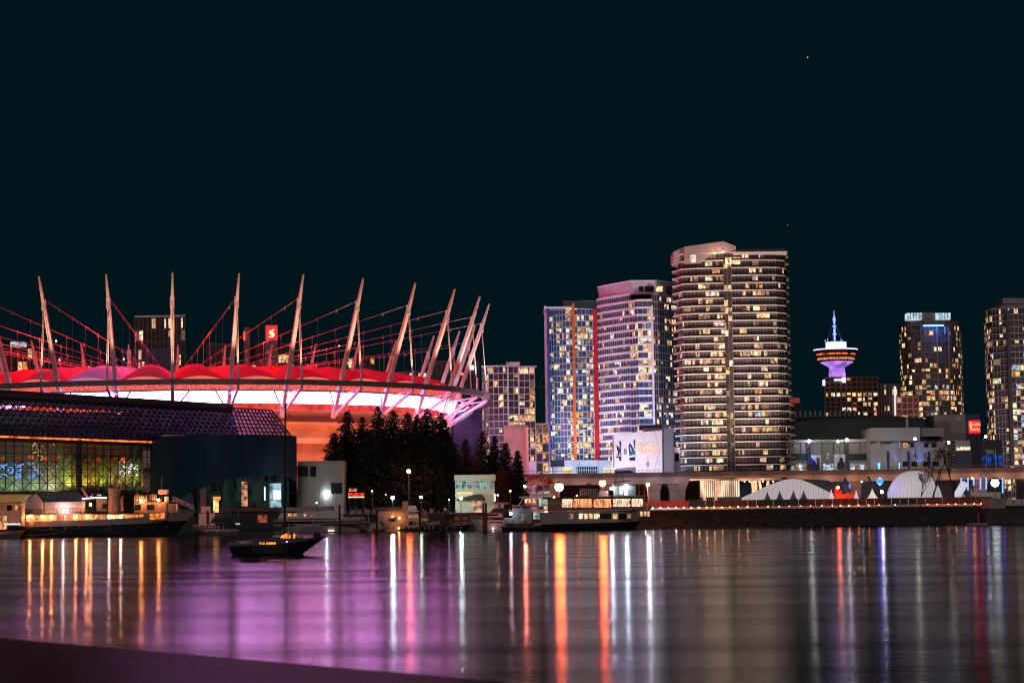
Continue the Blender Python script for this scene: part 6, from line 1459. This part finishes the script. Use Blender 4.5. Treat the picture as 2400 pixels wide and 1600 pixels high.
for a, b, m in ((1333, 1343, WIN[4]), (1357, 1366, WIN[0]), (1368.5, 1378, WIN[0]), (1381, 1390, WIN[1]), (1392.5, 1402, WIN[0]), (1437, 1447, WIN[1]), (1471, 1479, WIN[4])): blk(fe, 'lower_window', a, b, 1203, 1215, yf - .08, .15, m)
for a, b in ((1500, 1506), (1509, 1515), (1517, 1523)): blk(fe, 'bow_window', a, b, 1198, 1209, Y - 2.6 + (a - 1500) * .07, .15, WIN[1])
blk(fe, 'dark_window', 1406, 1432, 1203, 1214, yf - .08, .15, dark_glass); blk(fe, 'dark_window', 1450, 1468, 1203, 1214, yf - .08, .15, dark_glass)
blk(fe, 'wheelhouse', 1438, 1490, 1138, 1162, Y - 1.5, 3, pm('wheelhouse_green', (.06, .085, .08), .5, .2)); blk(fe, 'wheelhouse_roof', 1436, 1492, 1134, 1138, Y - 1.8, 3.6, dark_metal); blk(fe, 'wheelhouse_pane', 1452, 1459, 1142, 1158, Y - 1.6, .1, pm('pane_grey', (.45, .5, .52), .3, .1)); blk(fe, 'wheelhouse_pane', 1463, 1471, 1142, 1160, Y - 1.6, .1, pm('pane_grey_b', (.5, .55, .58), .3, .1))
blk(fe, 'roof_locker', 1404, 1425, 1150, 1162, Y - 1.5, 2, pm('locker_brown', (.22, .12, .10), .6, .2)); rail(fe, W(1360, 1162, yf + .5), W(1400, 1162, yf + .5), 1.5, 8, white_paint, bars=4)
mb = MB(); mb.bar(W(1440, 1136, Y), W(1447, 1112, Y), .15); mb.bar(W(1462, 1130, Y), W(1454, 1104, Y), .15); mb.bar(W(1378, 1162, Y), W(1379, 1127, Y), .12); mb.bar(W(1372, 1136, Y), W(1386, 1134, Y), .25); mb.bar(W(1440, 1130, Y), W(1478, 1126, Y), .2); mb.build('radar_mast', dark_metal, fe)
mb = MB(); mb.bar(W(1517, 1194, Y - 1), W(1518, 1139, Y - 1), .14); mb.build('bow_mast', white_paint, fe)
rail(fe, W(1484, 1190, yf + .8), W(1527, 1187, Y), .9, 9, grey_metal)
bulb(fe, 1518.5, 1135, Y - 1, .34, (1, .93, .9), 240, 'bow_lamp'); bulb(fe, 1433, 1144, Y - 2, .30, WHITE, 260, 'deck_lamp'); bulb(fe, 1467.5, 1139, Y - 2.2, .30, WHITE, 260, 'deck_lamp'); bulb(fe, 1298.5, 1164.5, yf - .2, .16, WARM, 60); bulb(fe, 1352, 1161, yf, .16, WARM, 50); bulb(fe, 1404, 1208.5, yf - .2, .08, (1, .8, .6), 30)
# ================================================================== street and park lamps
lampm = pm('lamp_post_paint', (.10, .09, .09), .5, .2)
def lamp(label, px, py, Y, r, c, s, base=GZ, group='lamps along the shore', arm=0):
    p = W(px, py, Y); t = thing('street_lamp', label, 'lamp', (p.x + arm, p.y, base), group)
    mb = MB(); mb.tube([(p.x + arm, p.y, base), (p.x + arm, p.y, p.z - r * .8)], .09, 6)
    if arm: mb.tube([(p.x + arm, p.y, p.z - r * .8), (p.x, p.y, p.z)], .07, 5)
    mb.build('post', lampm, t)
    mb = MB(); mb.lathe((p.x, p.y, p.z + r * .75), [(r * .9, 0), (r * .5, r * .5), (.01, r * .6)], 8); mb.build('hood', lampm, t)
    mb = MB(); mb.ball(p, r, 4); mb.build('lamp_head', glow(c, s), t); return t
lamp('big blazing orange lamp standing behind the ferry stern', 1310.5, 1141, 462.5, .95, ORANGE, 250, base=3.4)
lamp('second orange lamp above the ferry roof lockers', 1412, 1132, 468, .72, ORANGE, 290, base=0)
lamp('white-green lamp in the park under the conifers', 920, 1166, 530, .42, (.72, 1, .86), 300)
lamp('small yellow-green park lamp right of the white-green one', 987, 1164, 528, .30, (.85, 1, .55), 110)
lamp('orange lamp half hidden in the middle of the dark conifer grove', 958, 1104, 541, .50, (1, .14, .02), 330)
lamp('pale greenish lamp under the awning of the harbour office', 1080.5, 1167, 534, .34, (.80, 1, .82), 320)
lamp('tiny pink-orange lamp on a slim post left of the pink-lit tree', 1230, 1139, 520, .28, (1, .20, .12), 900)
lamp('dazzling white floodlight lamp near the right border, brightest on that bank', 2332, 1131, 500, 1.0, (.93, .97, 1), 9)
for a in (('small orange lamp behind the low red-tinted tree', 1196, 1150, 548, .22, (1, .20, .06), 160), ('small warm lamp at the right corner of the harbour office', 1166, 1160, 536, .16, (1, .50, .26), 120), ('orange lamp glowing between the grove and the kiosk', 872, 1150, 546, .20, (1, .16, .04), 120),
          ('small green-white lamp left of the harbour office', 1052, 1170, 532, .14, (.6, 1, .8), 90), ('tiny warm lamp on the shore wall above the long yacht', 742, 1178, 520, .14, (1, .7, .5), 60), ('red lamp near the far end of the park path', 905, 1158, 552, .22, (1, .10, .03), 140),
          ('cool white lamp left of the glowing blue ball', 2020, 1128, 540, .20, (.85, .95, 1), 40), ('warm lamp under the viaduct right of the dome', 2279, 1120, 560, .24, (1, .5, .2), 60)): lamp(*a)
lamp('white lamp on the arena forecourt left of the digit seven', 1897, 1033, 738, .55, (1, .88, .74), 60, group='lamps on the arena front')
lamp('white lamp on the arena front right of the digit seven', 1984.5, 1030.5, 738, .55, (1, .88, .78), 60, group='lamps on the arena front')
lamp('greenish street lamp on a thin post between the two arena banners', 1964, 1034, 620, .32, (.8, 1, .85), 40, 12.2, 'lamps on the viaduct', .5)
lamp('warm street lamp on the viaduct before the pale arena wing', 2144.5, 1028, 620, .40, (1, .82, .62), 55, 12.2, 'lamps on the viaduct')
lamp('white street lamp on the viaduct by the stair window', 2223, 1036.5, 620, .40, (1, .90, .78), 55, 12.2, 'lamps on the viaduct')
lamp('tall warm street lamp on the viaduct right of the sign block', 2310, 1023, 620, .38, (1, .84, .74), 55, 12.2, 'lamps on the viaduct', -.6)
lamp('white lamp on a post by the podium left of the orange fin', 1319, 1066, 640, .34, (1, .95, 1), 25, 12.2, 'lamps on the viaduct')
lamp('bright work lamp on the ground beside the boom lift', 2067, 1152, 516, .36, (1, .86, .66), 110)
lamp('white lamp on the far left horizon above the red roof', 131.5, 799, 900, .34, WHITE, 14, group='far lamps above the stadium roof'); lamp('lower white lamp on the far left horizon above the red roof', 139, 843.5, 890, .34, WHITE, 12, group='far lamps above the stadium roof')
lamp('small white lamp left of the blue-tinted office block', 290, 841, 930, .30, WHITE, 10, group='far lamps above the stadium roof'); lamp('white lamp between two rear masts right of the bank sign', 795, 811, 900, .34, WHITE, 10, group='far lamps above the stadium roof')
lamp('small red beacon lamp at the foot of the rear masts', 1034, 897, 800, .5, (1, .05, .02), 8, group='far lamps above the stadium roof'); lamp('red beacon lamp between the two rightmost masts', 1083, 876, 800, .5, (1, .05, .02), 8, group='far lamps above the stadium roof')
t = thing('gantry_sign', 'framed road gantry sign with five pale digits panels on the viaduct', 'sign', (X(2325, 618), 618, 12.2))
blk(t, 'panel', 2311, 2330, 1051, 1065, 618, .3, pm('gantry_green', (.10, .13, .09), .6, .2)); 
for k in range(4): blk(t, 'cell', 2313 + 4.3 * k, 2316 + 4.3 * k, 1054, 1063, 617.8, .1, em('gantry_cell_glow', (.5, .6, .35), .14))
for px in (2311, 2333): blk(t, 'post', px, px + 1.4, 1050, 1095, 618.3, .2, white_paint)
for k, (px, py) in enumerate(((1893, 135), (1846, 527))):  # small glowing balls in place of the light trails of aircraft
    t = thing('star', ('brighter star high above the lookout tower', 'faint star just above the tallest tower')[k], 'star', W(px, py, 4500), 'aircraft lights')
    mb = MB(); mb.ball(W(px, py, 4500), (1.0, .6)[k], 4); mb.build('glow', em('aircraft_glow', (.8, .85, 1), 1.6), t)
